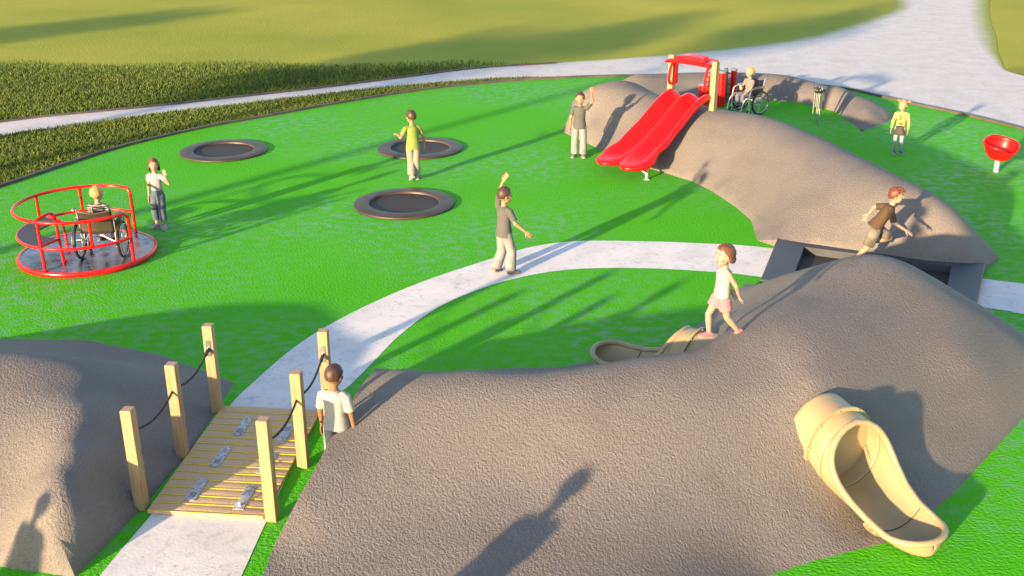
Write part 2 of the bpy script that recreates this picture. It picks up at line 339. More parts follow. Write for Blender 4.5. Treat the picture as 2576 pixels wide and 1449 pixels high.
# ------------------------------------------------------------------ grass blades (nobody could count them)
def inpoly(px, py, poly):
    c = np.zeros(len(px), bool); n = len(poly)
    for i in range(n):
        x1, y1 = poly[i][0], poly[i][1]; x2, y2 = poly[i - 1][0], poly[i - 1][1]
        k = ((y1 > py) != (y2 > py)); c ^= k & (px < (x2 - x1) * (py - y1) / ((y2 - y1) if abs(y2 - y1) > 1e-12 else 1e-12) + x1)
    return c
def blades(name, poly, dens, h, z, keep=None, label=None):
    A = np.array([p[:2] for p in poly]); lo, hi = A.min(0), A.max(0); n = int((hi - lo).prod() * dens)
    x = RNG.uniform(lo[0], hi[0], n); y = RNG.uniform(lo[1], hi[1], n); k = inpoly(x, y, A) & (np.abs(x) < .56 * y + 1.0)
    if keep is not None: k &= RNG.random(n) < keep(x, y)
    x, y = x[k], y[k]; n = len(x); a = RNG.uniform(0, 2 * np.pi, n); w = RNG.uniform(.006, .011, n); hh = h * RNG.uniform(.55, 1.25, n)
    la = RNG.uniform(0, 2 * np.pi, n); ln = hh * RNG.uniform(.1, .75, n); tone = np.clip(RNG.beta(1.6, 2.2, n), 0, 1)
    P = np.zeros((n, 5, 3)); ca, sa = np.cos(a), np.sin(a); cl, sl = np.cos(la), np.sin(la)
    for j, (f, ww, lean) in enumerate(((0, 1, 0), (0, -1, 0), (.6, -.75, .35), (.6, .75, .35), (1, 0, 1))):
        P[:, j, 0] = x + ca * w * ww + cl * ln * lean; P[:, j, 1] = y + sa * w * ww + sl * ln * lean; P[:, j, 2] = z + hh * f
    me = bpy.data.meshes.new(name); me.vertices.add(n * 5); me.vertices.foreach_set('co', P.ravel())
    b5 = (np.arange(n) * 5)[:, None]; me.loops.add(n * 7); me.polygons.add(n * 2)
    me.loops.foreach_set('vertex_index', (b5 + np.array([0, 1, 2, 3, 3, 2, 4])).ravel())
    me.polygons.foreach_set('loop_start', (np.arange(n)[:, None] * 7 + np.array([0, 4])).ravel())
    me.update(calc_edges=True); me.validate(); me.materials.append(BLADE)
    at = me.attributes.new('tone', 'FLOAT', 'POINT')
    at.data.foreach_set('value', np.clip(np.repeat(tone, 5).reshape(n, 5) * .62 + np.array([0, 0, .18, .18, .36]), 0, 1).ravel())
    o = bpy.data.objects.new(name, me); COL.objects.link(o); return tag(o, label, 'grass', kind='stuff')
kerb_out = offset([p[:2] for p in KL[0:8 * 8 + 4]], .06)
strip_poly = [V(-13.5, 15.5), V(-12.5, 16.3)] + kerb_out + [near_edge[-1] + V(.25, -.12)] + offset(smooth_poly(NE, 4), -.02)[::-1]
blades('grass', strip_poly, 1500, .10, -.03, label='long grass strip between the dark kerb and the pale path')
back_poly = offset([p for p in FE if -20 < p[0] and p[1] < 34.3], .05) + [V(3, 34.5), V(-20, 34.5)]
blades('grass', back_poly, 950, .10, -.03, keep=lambda x, y: np.clip((33.6 - y - .3 * np.sin(x * .9)) / 3.0, 0, 1), label='long grass beyond the pale path')

# ------------------------------------------------------------------ mounds
class Surf:
    """smooth height field through surveyed heights (thin plate spline)"""
    def __init__(self, pts, lam=1e-3):
        P = np.array(pts, float); self.p = P[:, :2]; n = len(P)
        K = self.k(self.p) + lam * np.eye(n); Q = np.hstack([np.ones((n, 1)), self.p])
        A = np.block([[K, Q], [Q.T, np.zeros((3, 3))]]); self.w = np.linalg.solve(A, np.append(P[:, 2], [0, 0, 0])); self.n = n
    def k(self, x):
        d2 = ((x[:, None] - self.p[None]) ** 2).sum(-1); return d2 * np.log(d2 + 1e-9) * .5
    def __call__(self, x, y):
        x = np.atleast_2d(np.array([x, y]).T); return self.k(x) @ self.w[:self.n] + np.hstack([np.ones((len(x), 1)), x]) @ self.w[self.n:]
SURF = {}
def mound(key, outline, ctrl, step=.13, label=None, dense=5, shaft=None):
    OL = [V(*p) for p in outline]; fine = []
    for i, a in enumerate(OL):
        b = OL[(i + 1) % len(OL)]; m = max(1, int(np.linalg.norm(b - a) / .14))
        fine += [a + (b - a) * t / m for t in range(m)]
    sp = Surf([p for p in fine[::dense]] + [tuple(p) for p in OL] + [tuple(c) for c in ctrl], 2e-3); SURF[key] = sp
    A = np.array(fine); lo, hi = A.min(0), A.max(0); gx, gy = np.meshgrid(np.arange(lo[0], hi[0], step), np.arange(lo[1], hi[1], step)); gx = gx.ravel() + RNG.uniform(-.02, .02, gx.size); gy = gy.ravel() + RNG.uniform(-.02, .02, gy.size)
    k = inpoly(gx, gy, A)
    for i in range(0, len(A)): k &= (gx - A[i, 0]) ** 2 + (gy - A[i, 1]) ** 2 > (.55 * step) ** 2
    gx, gy = gx[k], gy[k]; n = len(A); edges = []; hole = []
    if shaft:                                    # the tunnel mouth a tube slide runs through
        o_, d_, d0, d1, w0, w1 = shaft; q_ = V(-d_[1], d_[0]); lp = [o_ + d_ * d0 + q_ * w0, o_ + d_ * d0 - q_ * w0, o_ + d_ * d1 - q_ * w1, o_ + d_ * d1 + q_ * w1]
        hole = [lp[i] + (lp[(i + 1) % 4] - lp[i]) * t for i in range(4) for t in np.linspace(0, 1, 9)[:-1]]
        far_ = np.array([min((x - h[0]) ** 2 + (y - h[1]) ** 2 for h in hole) > .004 for x, y in zip(gx, gy)]); gx, gy = gx[far_], gy[far_]
        edges = [(n + i, n + (i + 1) % len(hole)) for i in range(len(hole))]
    r = delaunay_2d_cdt([Vector(p[:2]) for p in fine] + [Vector(p) for p in hole] + [Vector(p) for p in zip(gx, gy)], edges, [list(range(n))], 1, 1e-5)
    X = np.array([(p.x, p.y) for p in r[0]]); z = sp(X[:, 0], X[:, 1]); z = np.maximum(z, .012)
    vs = [(x, y, h) for (x, y), h in zip(X, z)]
    for i in range(n): vs[i] = (vs[i][0], vs[i][1], max(fine[i][2], .0))
    tri = [tuple(f) for f in r[2]]
    if shaft: cc = np.array([X[list(f)].mean(0) for f in tri]); ins = inpoly(cc[:, 0], cc[:, 1], np.array(lp)); tri = [f for f, i in zip(tri, ins) if not i]
    mb = MB(); mb.add(vs, tri)
    base = len(mb.v); mb.v += [(p[0], p[1], -.02) for p in fine]
    for i in range(n):
        j = (i + 1) % n; mb.f.append((i, j, base + j, base + i)); mb.mi.append(0)
    o = mb.build('mound', MOUND, angle=55); return tag(o, label, 'mound', kind='structure')
def P(px, py, z): return tuple(np.append(g(px, py, z)[:2], z))
def hz(key, x, y): return float(SURF[key](x, y)[0])

EXP = g(2345, 1395, .10)
mound('left', [P(590, 963, 0), (-3.45, 9.95, 0), (-3.62, 8.85, 0), (-3.86, 7.8, 0), P(0, 1425, 0), (-6.2, 8.3, 0), (-8, 9.2, 0), (-8.8, 10.7, 0), (-8.3, 12.1, 0), (-7, 12.85, 0), (-5.6, 12.8, 0), (-4.5, 12.35, 0)],
      [P(280, 909, .54), P(170, 898, .70), P(70, 890, .78), P(0, 889, .79), P(-120, 890, .79), (-6.8, 10.4, .78), (-5.0, 11.3, .44), (-5.7, 11.6, .40), (-6.6, 11.9, .38), (-4.4, 11.3, .34), P(235, 955, .68), P(240, 1030, .72), P(228, 1150, .66), P(216, 1290, .42), (-5.2, 9.5, .62), (-5.6, 10.0, .72), (-7, 9.7, .6), (-4.6, 8.7, .42), (-5.3, 8.7, .34)] + [((a[0] - 3.86 + .133 * (a[1] - 7.8)) * .5 , a[1], a[2] * .47) for a in (P(235, 955, .68), P(240, 1030, .72), P(228, 1150, .66), P(216, 1290, .42))] + [(a[0] - .28, a[1] - .05, a[2] + .035) for a in (P(235, 955, .68), P(240, 1030, .72), P(228, 1150, .66))],
      label='rounded grey mound at the left of the timber bridge, half in shade')
mound('front', [P(690, 1370, .34)] + [P(750, 1255, .52), P(800, 1165, .58), P(870, 1030, .60), P(905, 975, .54), P(945, 926, .40), (-1.2, 11.75, 0), (-.3, 11.95, 0), (.6, 12.0, 0), (1.4, 12.3, 0), (2.1, 12.75, 0), (2.75, 13.6, 0), (3.4, 14.5, .12), (5, 14.2, .14), (6.35, 13.65, .1), (6.85, 12.9, 0), (6.9, 11.9, 0), (6.35, 11.25, 0), P(2576, 1050, 0), P(2390, 1250, 0), P(2250, 1360, 0), P(2050, 1410, 0), P(1930, 1449, 0), (1.9, 7.0, .05), (1.4, 5.8, .0), (.6, 4.6, 0), (-.8, 4.2, 0), (-1.9, 5.0, .1), (-2.12, 6.6, .26)],
      [P(1000, 927, .66), P(1200, 929, .84), P(1400, 930, .92), P(1500, 917, .94), P(1620, 897, .95), P(1740, 881, .95), P(1800, 852, .94), P(1850, 802, .90), P(1905, 716, .42), P(1980, 690, .72), P(2080, 661, .92), P(2190, 641, 1.05), P(2285, 664, 1.0), P(2400, 731, .80), P(2500, 791, .54), P(2540, 820, .40), P(2297, 790, .95), P(2440, 905, .60), P(2540, 995, .20),
       P(1300, 1200, .60), P(2000, 950, .98), (-1.2, 8, .44), (.3, 7, .36), (2, 8.7, .54), (-.6, 5.9, .22), ] + [(x, y + .45, z - .36) for x, y, z in (P(1100, 927, .75), P(1200, 929, .84), P(1400, 930, .92), P(1500, 917, .94), P(1620, 897, .95), P(1740, 881, .95))] + [(EXP[0] - .42 * d, EXP[1] + .907 * d, z) for d, z in ((.35, .0), (.6, .0), (.85, .05), (1.1, .25), (1.35, .53), (1.6, .80), (1.85, 1.0))],
      shaft=(EXP[:2] + V(.055, .025), V(-.42, .907), .93, 1.58, .20, .325), label='broad grey mound in the foreground with a tan tube slide coming out of its side')
mound('rear', [P(1414, 331, .0), P(1457, 352, .0), P(1492, 367, .0), P(1518, 379, 0), P(1632, 423, 0), P(1741, 456, 0), P(1790, 480, 0), P(1850, 520, 0), P(1890, 555, 0), P(1905, 605, .0), P(1958, 603, .13), P(2150, 626, .16), P(2330, 652, .16), P(2472, 672, .1), (7.75, 15.9, 0), (7.8, 17.2, 0), (7.5, 18.8, 0), (7.1, 20.4, 0), (6.6, 21.8, 0), (6.0, 23.0, 0), (5.2, 24.0, 0), (4.4, 24.9, 0), (3.5, 25.9, 0), (2.5, 26.3, 0), (1.7, 25.6, .1)],
      [(1.9, 25.45, .30), (2.4, 25.72, .46), (3.0, 25.72, .52), P(1418, 292, .30), P(1440, 271, .46), P(1470, 330, .28), P(1450, 318, .26), P(1500, 231, .82), P(1545, 211, .97), P(1600, 211, .97), P(1623, 226, .97), P(1655, 243, .97), P(1800, 277, 1.0), P(1860, 282, 1.0), P(1920, 291, 1.0), P(1980, 311, 1.0), P(2050, 346, 1.02), P(2130, 392, 1.02), P(2205, 441, 1.0), P(2260, 482, .92), P(2330, 532, .78), P(2420, 592, .50), P(2455, 634, .26), P(1620, 330, .55), (3.55, 22.2, .95), (3.9, 22.0, .98)],
      label='long grey mound carrying the red double slide')
mound('ridge', [P(2252, 292, 0), P(2228, 310, 0), P(2168, 330, 0), P(2130, 300, 0), P(2102, 282, 0), P(2053, 267, 0), P(2001, 258, 0), P(1945, 253, 0), (6.1, 27.75, 0), (5.2, 27.55, 0), (4.4, 27.1, 0), (3.6, 26.6, 0), (2.75, 26.35, 0), (2.35, 27.2, 0), (2.5, 28.9, 0), (3.4, 30.4, 0), (5, 30.6, 0), (6.6, 30.3, 0), (7.9, 29.6, 0), (8.8, 28.6, 0), (9.3, 27.3, 0), (9.4, 26.2, 0)],
      [P(1594, 189, .50), P(1640, 190, .48), P(1691, 189, .46), P(1762, 183, .48), P(1844, 182, .48), P(1910, 184, .46), P(1979, 190, .44), P(2033, 204, .42), P(2094, 219, .40), P(2151, 240, .34), P(2195, 255, .28), P(2228, 275, .16), (8.45, 25.5, .24), P(1700, 215, .30), P(1800, 215, .32), P(1950, 218, .30), P(2060, 240, .28), P(1620, 205, .40)],
      label='low curved grey ridge behind the drums and the chimes')

# ------------------------------------------------------------------ round trampolines
def make_trampoline():
    t = empty('trampoline', (0, 0, 0)); r, q = .925, .642
    mb = MB(); mb.lathe([(r - .03, -.02), (r - .004, .0), (r, .02), (r - .006, .038), (r - .02, .044), (q + .02, .052), (q + .006, .048), (q, .04), (q - .004, .008)], seg=72); mb.build('rim', TRIM, t, angle=50)
    mb = MB(); mb.lathe([(q - .001, .012), (q - .03, .010), (q * .5, .004), (.001, .003)], seg=64, cap=(False, True)); mb.build('jumping_mat', MAT, t)
    return t
tr = make_trampoline(); tl = ['round in-ground trampoline nearest the grass strip, alone on the left', 'round in-ground trampoline behind the boy in the green shirt', 'round in-ground trampoline nearest the curved path, in front of the green-shirted boy']
for i, p in enumerate([(563, 381), (1057, 374.5), (1017, 514)]):
    o = tr if i == 0 else copy_tree(tr); q = g(*p); o.location = (q[0], q[1], 0); o.rotation_euler.z = i * .8
    tag(o, tl[i], 'trampoline', 'round trampolines sunk in the green surface')

# ------------------------------------------------------------------ rectangular frame between the mounds
def frame_plate():
    A, B, D, C = [np.append(g(*p, .10)[:2], .10) for p in [(1958, 598), (1913, 708), (2478, 668), (2457, 770)]]
    t = empty('rectangular_trampoline', (A + B + C + D) / 4 * V(1, 1, 0), 0, 'dark slate rectangular frame with a sunken black bed lying between the two big grey mounds', 'trampoline'); o0 = (A + B + C + D) / 4 * V(1, 1, 0)
    ux, uy = unit(D - A), unit(B - A); w = .46
    q = lambda s, r_, z: (A * (1 - s) + D * s) * (1 - r_) + (B * (1 - s) + C * s) * r_ - V(0, 0, .10) + V(0, 0, z) - o0
    L1, L2 = np.linalg.norm(D - A), np.linalg.norm(B - A)
    so, ro = w / L1, .40 / L2; outer = [(0, 0), (1, 0), (1, 1), (0, 1)]; inn = [(so, ro), (1 - so, ro), (1 - so, 1 - ro), (so, 1 - ro)]
    rings = [[q(*p, .012) for p in outer], [q(*p, .13) for p in outer], [q(*p, .14) for p in [(.004, .01), (.996, .01), (.996, .99), (.004, .99)]], [q(*p, .14) for p in inn], [q(*p, .020) for p in inn]]
    mb = MB(); mb.rings(rings, (False, False)); mb.build('frame', SLATE, t, smooth=False)
    mb = MB(); n, m = 16, 6; mb.grid([[q(so + (1 - 2 * so) * i / n, ro + (1 - 2 * ro) * j / m, .022 - .003 * math.sin(math.pi * i / n)) for j in range(m + 1)] for i in range(n + 1)]); mb.build('jumping_mat', MAT, t)
frame_plate()

# ------------------------------------------------------------------ timber bridge
D0, D1, D2, D3 = [g(*p) for p in [(568, 1027), (802, 1041), (365, 1290), (669, 1314)]]
bc = (D0 + D1 + D2 + D3) / 4; bu = unit((D1 - D0) + (D3 - D2)); bv = unit((D0 - D2) + (D1 - D3)); BW = 1.15; BL = np.linalg.norm((D0 + D1 - D2 - D3) / 2)
ang = math.atan2(bv[1], bv[0]) - math.pi / 2
br = empty('footbridge', bc, ang, 'flat tan plank footbridge with yellow joints and steel plates between two rope railings', 'footbridge')
npl = 15; pw = BL / npl
for k in range(npl):
    y = -BL / 2 + pw * (k + .5); mb = MB(); mb.box((0, y, .026), (BW, pw - .005, .036), bev=.003); p = mb.build('plank', PLANK, br)
    mb = MB(); mb.box((0, y - pw / 2 + .006, .0465), (BW, .010, .005)); mb.build('yellow_strip', YELLOW, p, smooth=False)
def to_br(px, py): q = g(px, py, .05) - bc; c, s = math.cos(-ang), math.sin(-ang); return c * q[0] - s * q[1], s * q[0] + c * q[1]
for k, (px, py) in enumerate([(611, 1072), (717, 1090), (556, 1148), (672, 1166), (495, 1231), (615, 1253)]):
    x, y = to_br(px, py); fl = 1 if k % 2 == 0 else -1
    mb = MB(); mb.box((x, y, .051), (.105, .40, .006), bev=.002); mb.cur = 1
    for i in range(6):
        for j in range(7): mb.lathe([(.0042, .0545), (.0042, .0548)], (x - .03 + i * .012, y - fl * .10 - .045 + j * .014, 0), 6, (False, True))
    for a in (-1, 1):
        for b in (-.18, -.02 * fl + .03, .18): mb.lathe([(.007, .054), (.006, .0565)], (x + a * .036, y + b, 0), 8, (False, True))
    pl = mb.build('steel_plate', [GALV, HOLE], br)
    mb = MB(); mb.lathe([(.016, .053), (.016, .09), (.012, .094)], (x, y + fl * .13, 0), 12, (False, True)); mb.build('knob', GALV, pl)
# rope railings: three posts and two rope spans each
def railing(px, label):
    pts = [g(*p) for p in px]; t = empty('rope_railing', pts[1], ang, label, 'railing', 'rope railings beside the footbridge')
    loc = lambda w: rotz(-ang) @ (np.asarray(w, float) - pts[1])
    L = [loc(p) for p in pts]
    for i, p in enumerate(L):
        mb = MB(); mb.box(p + V(0, 0, .545), (.108, .108, 1.09), rotz(.04 * (i - 1)), bev=.004); mb.cur = 1; mb.box(p + V(0, 0, 1.0915), (.098, .098, .004), rotz(.04 * (i - 1))); po = mb.build('post', [WOOD, END], t, smooth=False)
        if i == 2:
            mb = MB(); c = p + V(0, -.057, .83); prof = [c + V(.028 * math.cos(a), 0, .075 * (1 if math.sin(a) > 0 else -1) + .028 * math.sin(a)) for a in np.linspace(0, 2 * math.pi, 21)[:-1]]
            mb.rings([[q + V(0, .003, 0) for q in prof], [q - V(0, .004, 0) for q in prof]]); bk = mb.build('bracket', STEEL, po)
            mb = MB(); mb.torus(c + V(0, -.022, -.01), (1, 0, 0), .02, .006, 16, 6); mb.build('shackle', STEEL, bk)
    hts = [.84, .80, .80]
    for i in (0, 1):
        a = L[i] + V(0, .05, hts[i] + (.0 if i else 0)); b = L[i + 1] + V(0, -.05 - (.03 if i else 0), hts[i + 1] + (.02 if i else .0)); mb = MB(); cv = [a + (b - a) * s - V(0, 0, .17 * 4 * s * (1 - s) * .55) for s in np.linspace(0, 1, 25)]
        mb.tube(cv, .0125, 8); ro = mb.build('rope', ROPE, t)
        if i: mb = MB(); mb.tube([cv[-3], cv[-1]], .02, 10); mb.build('ferrule', BLACK, ro)
railing([(358, 1277), (461, 1148), (548, 1036)], 'left rope railing of the footbridge, three timber posts beside the shaded mound')
railing([(686, 1306), (764, 1172), (828, 1052)], 'right rope railing of the footbridge, three timber posts beside the boy in the white shirt')

# ------------------------------------------------------------------ merry-go-round
MG = V(-6.77, 16.05, 0); RR = 1.06
mg = empty('merry_go_round', MG, 0, 'red wheelchair merry-go-round with a wet steel deck, tube guard rails and a dark bench', 'merry-go-round')
mb = MB(); mb.lathe([(RR - .05, .012), (RR - .012, .012), (RR, .03), (RR, .07), (RR - .015, .088), (RR - .05, .09), (RR - .052, .078)], seg=72); mb.build('rim', REDM, mg)
mb = MB(); mb.lathe([(RR - .05, .082), (.3, .084), (.001, .084)], seg=64, cap=(False, True)); mb.build('deck', PLATE, mg)
def pa(a, r, z): return V(r * math.cos(R(a)), r * math.sin(R(a)), z)
TOPZ, LOWZ, RP = .86, .45, .985
A0, A1 = 61, 333           # opening faces east; the guard runs 38 -> 322 degrees round the back, left and front
def arc(a0, a1, r, z, n=40): return [pa(a, r, z) for a in np.linspace(a0, a1, n)]
end0 = [pa(A0, RP, .09)] + [pa(A0, RP, z) for z in (.3, .5, TOPZ - .12)] + [pa(A0 + d, RP, TOPZ - .12 + .12 * math.sin(R(e))) for d, e in ((.6, 30), (2.5, 55), (5, 75))]
end1 = [pa(A1, RP, .09)] + [pa(A1, RP, z) for z in (.3, .5, TOPZ - .12)] + [pa(A1 - d, RP, TOPZ - .12 + .12 * math.sin(R(e))) for d, e in ((.6, 30), (2.5, 55), (5, 75))]
mb = MB(); mb.tube(end0 + arc(A0 + 8, A1 - 8, RP, TOPZ, 60) + end1[::-1], .026, 10); mb.build('top_rail', REDM, mg)
mb = MB(); mb.tube(arc(A0, A1, RP, LOWZ, 60), .023, 10); mb.build('lower_rail', REDM, mg)
for a in (252,): mb = MB(); mb.tube([pa(a, RP, .09), pa(a, RP, TOPZ)], .024, 10); mb.lathe([(.05, .085), (.05, .095), (.02, .10)], pa(a, RP, 0), 12); mb.build('post', REDM, mg)
for a in (112, 297, 154): mb = MB(); mb.tube([pa(a, RP, LOWZ), pa(a, RP, TOPZ)], .022, 10); mb.build('post', REDM, mg)
SA, SB = 147, 256          # bench sector
for a in (SA, SB - 8):
    p0 = pa(a, RP, TOPZ - .01); i1 = pa(a, RP - .34, TOPZ + .03); i2 = pa(a, RP - .42, TOPZ - .08); d = pa(a, RP - .46, .09)
    if a == SA: i1, p0, i2 = pa(a, RP - .34, LOWZ + .02), pa(a, RP, LOWZ), pa(a, RP - .42, LOWZ - .07)
    mb = MB(); mb.tube(smooth_poly([p0, p0 + (i1 - p0) * .5 + V(0, 0, .015), i1, i2, pa(a, RP - .44, .30), d], 5), .022, 10); mb.lathe([(.045, .085), (.045, .095), (.02, .10)], d * V(1, 1, 0), 12); mb.build('seat_hoop', REDM, mg)
    mb = MB(); mb.tube([pa(a, RP, LOWZ), pa(a, RP - .43, LOWZ)], .02, 8); mb.build('seat_bar', REDM, mg)
mb = MB(); oa = np.linspace(SA, SB - 8, 28); out = [pa(a, RP + .015, 0) for a in oa]; inn = [pa(a, RP - .28 - .10 * abs(math.cos(math.pi * (a - SA) / (SB - 8 - SA))), 0) for a in oa]
mb.rings([[o_ + V(0, 0, z) for z in (.445, .470)] + [i_ + V(0, 0, z) for z in (.470, .445)] for o_, i_ in zip(out, inn)]); mb.build('bench_board', SLATE, mg, smooth=False)

# ------------------------------------------------------------------ wheelchair (x right, y forward)
def make_wheelchair():
    t = empty('wheelchair', (0, 0, 0)); wr = .295; hw = .285
    for s in (-1, 1):
        mb = MB(); mb.torus((s * hw, 0, wr), (1, 0, 0), wr - .02, .021, 48, 10); w = mb.build('wheel', BLACK, t)
        mb = MB(); mb.torus((s * hw, 0, wr), (1, 0, 0), wr - .045, .010, 40, 6); mb.build('wheel_rim', STEEL, w)
        mb = MB(); mb.torus((s * (hw + .035), 0, wr), (1, 0, 0), wr - .055, .008, 40, 6); mb.build('hand_rim', STEEL, w)
        mb = MB()
        for k in range(20): a = k * 2 * math.pi / 20; b = a + (.5 if k % 2 else -.5); mb.tube([(s * (hw + (.02 if k % 4 < 2 else -.02)), .03 * math.cos(b), wr + .03 * math.sin(b)), (s * hw, (wr - .045) * math.cos(a), wr + (wr - .045) * math.sin(a))], .0022, 4)
        mb.build('spokes', STEEL, w)
        mb = MB(); mb.tube([(s * (hw - .03), 0, wr), (s * (hw + .05), 0, wr)], .022, 12); mb.build('hub', STEEL, w)
        x = s * .225
        mb = MB(); mb.tube(smooth_poly([V(x, -.10, .20), V(x, -.10, .5), V(x, -.13, .72), V(x, -.16, .84), V(x, -.195, .872), V(x, -.30, .882)], 5), .012, 8); mb.build('back_tube', WHITEM, t)
        mb = MB(); mb.tube([(x, -.20, .873), (x, -.335, .885)], .018, 10); mb.build('push_handle', GREYP, t)
        mb = MB(); mb.tube(smooth_poly([V(x * 1.12, -.12, .66), V(x * 1.12, .18, .66), V(x * 1.12, .30, .635), V(x * 1.12, .345, .55), V(x * 1.12, .36, .40), V(x * 1.1, .36, .20)], 5), .012, 8)
        mb.tube([(x * 1.12, -.10, .47), (x * 1.12, .36, .47)], .011, 8); mb.tube([(x * 1.1, -.10, .25), (x * 1.1, .36, .25)], .010, 8); mb.tube([(x * 1.12, .14, .47), (x * 1.12, .12, .25)], .009, 8)
        mb.build('side_frame', WHITEM, t)
        mb = MB(); mb.box((x * 1.12, .04, .685), (.05, .30, .03), bev=.01); mb.build('armrest', GREYP, t)
        mb = MB(); mb.box((x * 1.06, .06, .57), (.008, .36, .17), bev=.003); mb.build('side_panel', SEATC, t)
        mb = MB(); mb.torus((x * 1.15, .36, .075), (1, 0, 0), .058, .017, 24, 8); cs = mb.build('caster', BLACK, t)
        mb = MB(); mb.box((x * 1.15 - .026, .365, .12), (.006, .03, .10)); mb.box((x * 1.15 + .026, .365, .12), (.006, .03, .10)); mb.box((x * 1.15, .365, .172), (.06, .034, .012)); mb.lathe([(.012, .17), (.012, .22), (.018, .225), (.018, .24)], (x * 1.13, .36, 0), 10, (False, True)); mb.build('caster_fork', WHITEM, cs, smooth=False)
        mb = MB(); mb.tube(smooth_poly([V(x * .95, .34, .44), V(x * .95, .43, .43), V(x * .93, .50, .34), V(x * .9, .57, .12)], 5), .011, 8); mb.build('leg_tube', WHITEM, t)
        mb = MB(); mb.box((x * .60, .60, .105), (.14, .15, .012), np.array([[1, 0, 0], [0, .97, -.24], [0, .24, .97]]), bev=.003); mb.build('footplate', GREYP, t)
        mb = MB(); mb.tube([(x, -.06, .26), (-x, .18, .44)], .010, 8); mb.build('cross_brace', WHITEM, t)
    mb = MB(); mb.grid([[V(-.22 + .44 * i / 10, -.08 + .44 * j / 8, .44 - .02 * math.sin(math.pi * i / 10)) for j in range(9)] for i in range(11)]); solidify(mb.build('seat', SEATC, t), .02)
    mb = MB(); mb.grid([[V(-.222 + .444 * i / 12, -.105 - .10 * (j / 8) ** 2.2 * .75 - .035 * math.sin(math.pi * i / 12),   .44 + .40 * j / 8 - (.05 if j == 8 else .02) * math.sin(math.pi * i / 12) * (j > 5)) for j in range(9)] for i in range(13)]); solidify(mb.build('backrest', SEATC, t), .018)
    return t
wc = make_wheelchair(); WC1 = (-6.40, 15.72, .084); WC1R = R(95 - 90)
wc.scale = (1.14, 1, 1); wc.location = WC1; wc.rotation_euler.z = WC1R; tag(wc, 'wheelchair on the red merry-go-round, its tan-lit back to the viewer', 'wheelchair', 'wheelchairs')
wc2 = copy_tree(wc); WC2 = (5.93, 26.35, 0); WC2R = R(214 - 90); wc2.location = WC2; wc2.rotation_euler.z = WC2R; tag(wc2, 'wheelchair behind the slide mound, facing the red drums', 'wheelchair', 'wheelchairs')

# ------------------------------------------------------------------ red double slide with wooden posts and canopy
ST, SDIR, SPER = V(3.78, 22.42, 0), unit(V(-.665, -.745, 0)), None
SPER = V(-SDIR[1], SDIR[0], 0)            # towards the viewer's right
sl = empty('double_slide', ST, 0, 'red plastic double slide on the mound with a red canopy between two timber posts', 'slide')
SL, W2 = 2.42, .46
def sprof(s):
    # height of the bed along the run
    zz = np.interp(s, [0, .06, .2, .4, .55, .7, .85, 1.0, 1.08], [1.20, 1.18, 1.05, .81, .64, .48, .33, .20, .15]); return zz
def slide_z(s): return np.mean([sprof(s + d) for d in np.linspace(-.07, .07, 9)]) + .030 * math.sin(s * 2 * math.pi * 1.25)
rows = []; NS, NW = 60, 48
for i in range(NS + 1):
    s = i / NS; row = []
    for j in range(NW + 1):
        w = -1 + 2 * j / NW; tr_ = abs(math.cos(math.pi * w)) ** 1.3
        low = 1 - .50 * max(0, (s - .55) / .45)
        wall = .165 * tr_ * low * (1.0 if abs(w) > .5 else .80)
        e_ = max(0, min(1, (s - .84) / .16)); e_ = e_ * e_ * (3 - 2 * e_); wall = wall * (1 - e_) + .075 * e_
        if s < .05: wall *= .75 + 5 * s
        bulge = .24 * (abs(math.sin(math.pi * w)) ** .9) * (max(0, (s - .72) / .28) ** 2) - .05 * (abs(w) > .999) * e_
        wid = W2 * (1 + .20 * max(0, min(1, (s - .5) / .4)) + .08 * math.exp(-((s - .93) / .08) ** 2) - .09 * math.exp(-((s - .76) / .07) ** 2))
        p = SDIR * (SL * s + bulge) + SPER * (w * wid) + V(0, 0, slide_z(s) + wall)
        row.append(p)
    # rolled outer edges
    for sg, end in ((-1, 0), (1, 1)):
        e = row[0] if sg < 0 else row[-1]; tp = 1 - .45 * e_; ex = [e + SPER * sg * .03 * tp - V(0, 0, .012), e + SPER * sg * .05 * tp - V(0, 0, .05 * tp), e + SPER * sg * .045 * tp - V(0, 0, .12 * tp)]
        row = (ex[::-1] + row) if sg < 0 else (row + ex)
    rows.append(row)
last = rows[-1]; nrm = []
for i in range(len(last)):
    if i < 3 or i > len(last) - 4: nrm.append(unit(SDIR + SPER * (-.8 if i < 3 else .8))); continue
    t_ = (last[min(i + 1, len(last) - 4)] - last[max(i - 1, 3)]) * V(1, 1, 0); n_ = unit(V(t_[1], -t_[0], 0)); nrm.append(n_ if np.dot(n_, SDIR) > 0 else -n_)
for d, z in ((.022, .006), (.042, .028), (.046, .058), (.03, .085)): rows.append([p + n_ * d - V(0, 0, z) * (1 if 2 < i < len(last) - 3 else .25) for i, (p, n_) in enumerate(zip(last, nrm))])
mb = MB(); mb.grid(rows); o = mb.build('chute', RED, sl, angle=60); solidify(o, .022, -1)
mb = MB(); b0 = SDIR * 2.27 + SPER * .34
mb.tube([b0 + V(0, 0, .19), b0 + SPER * .17 + V(0, 0, .11)], .018, 8); mb.box(b0 + SPER * .18 + V(0, 0, .075), (.05, .03, .13), rotz(math.atan2(SPER[1], SPER[0])), bev=.004); mb.box(b0 + SPER * .18 + V(0, 0, .006), (.11, .10, .012)); mb.build('support_foot', GALV, sl)
srot = rotz(math.atan2(SPER[1], SPER[0])); POSTB = {}
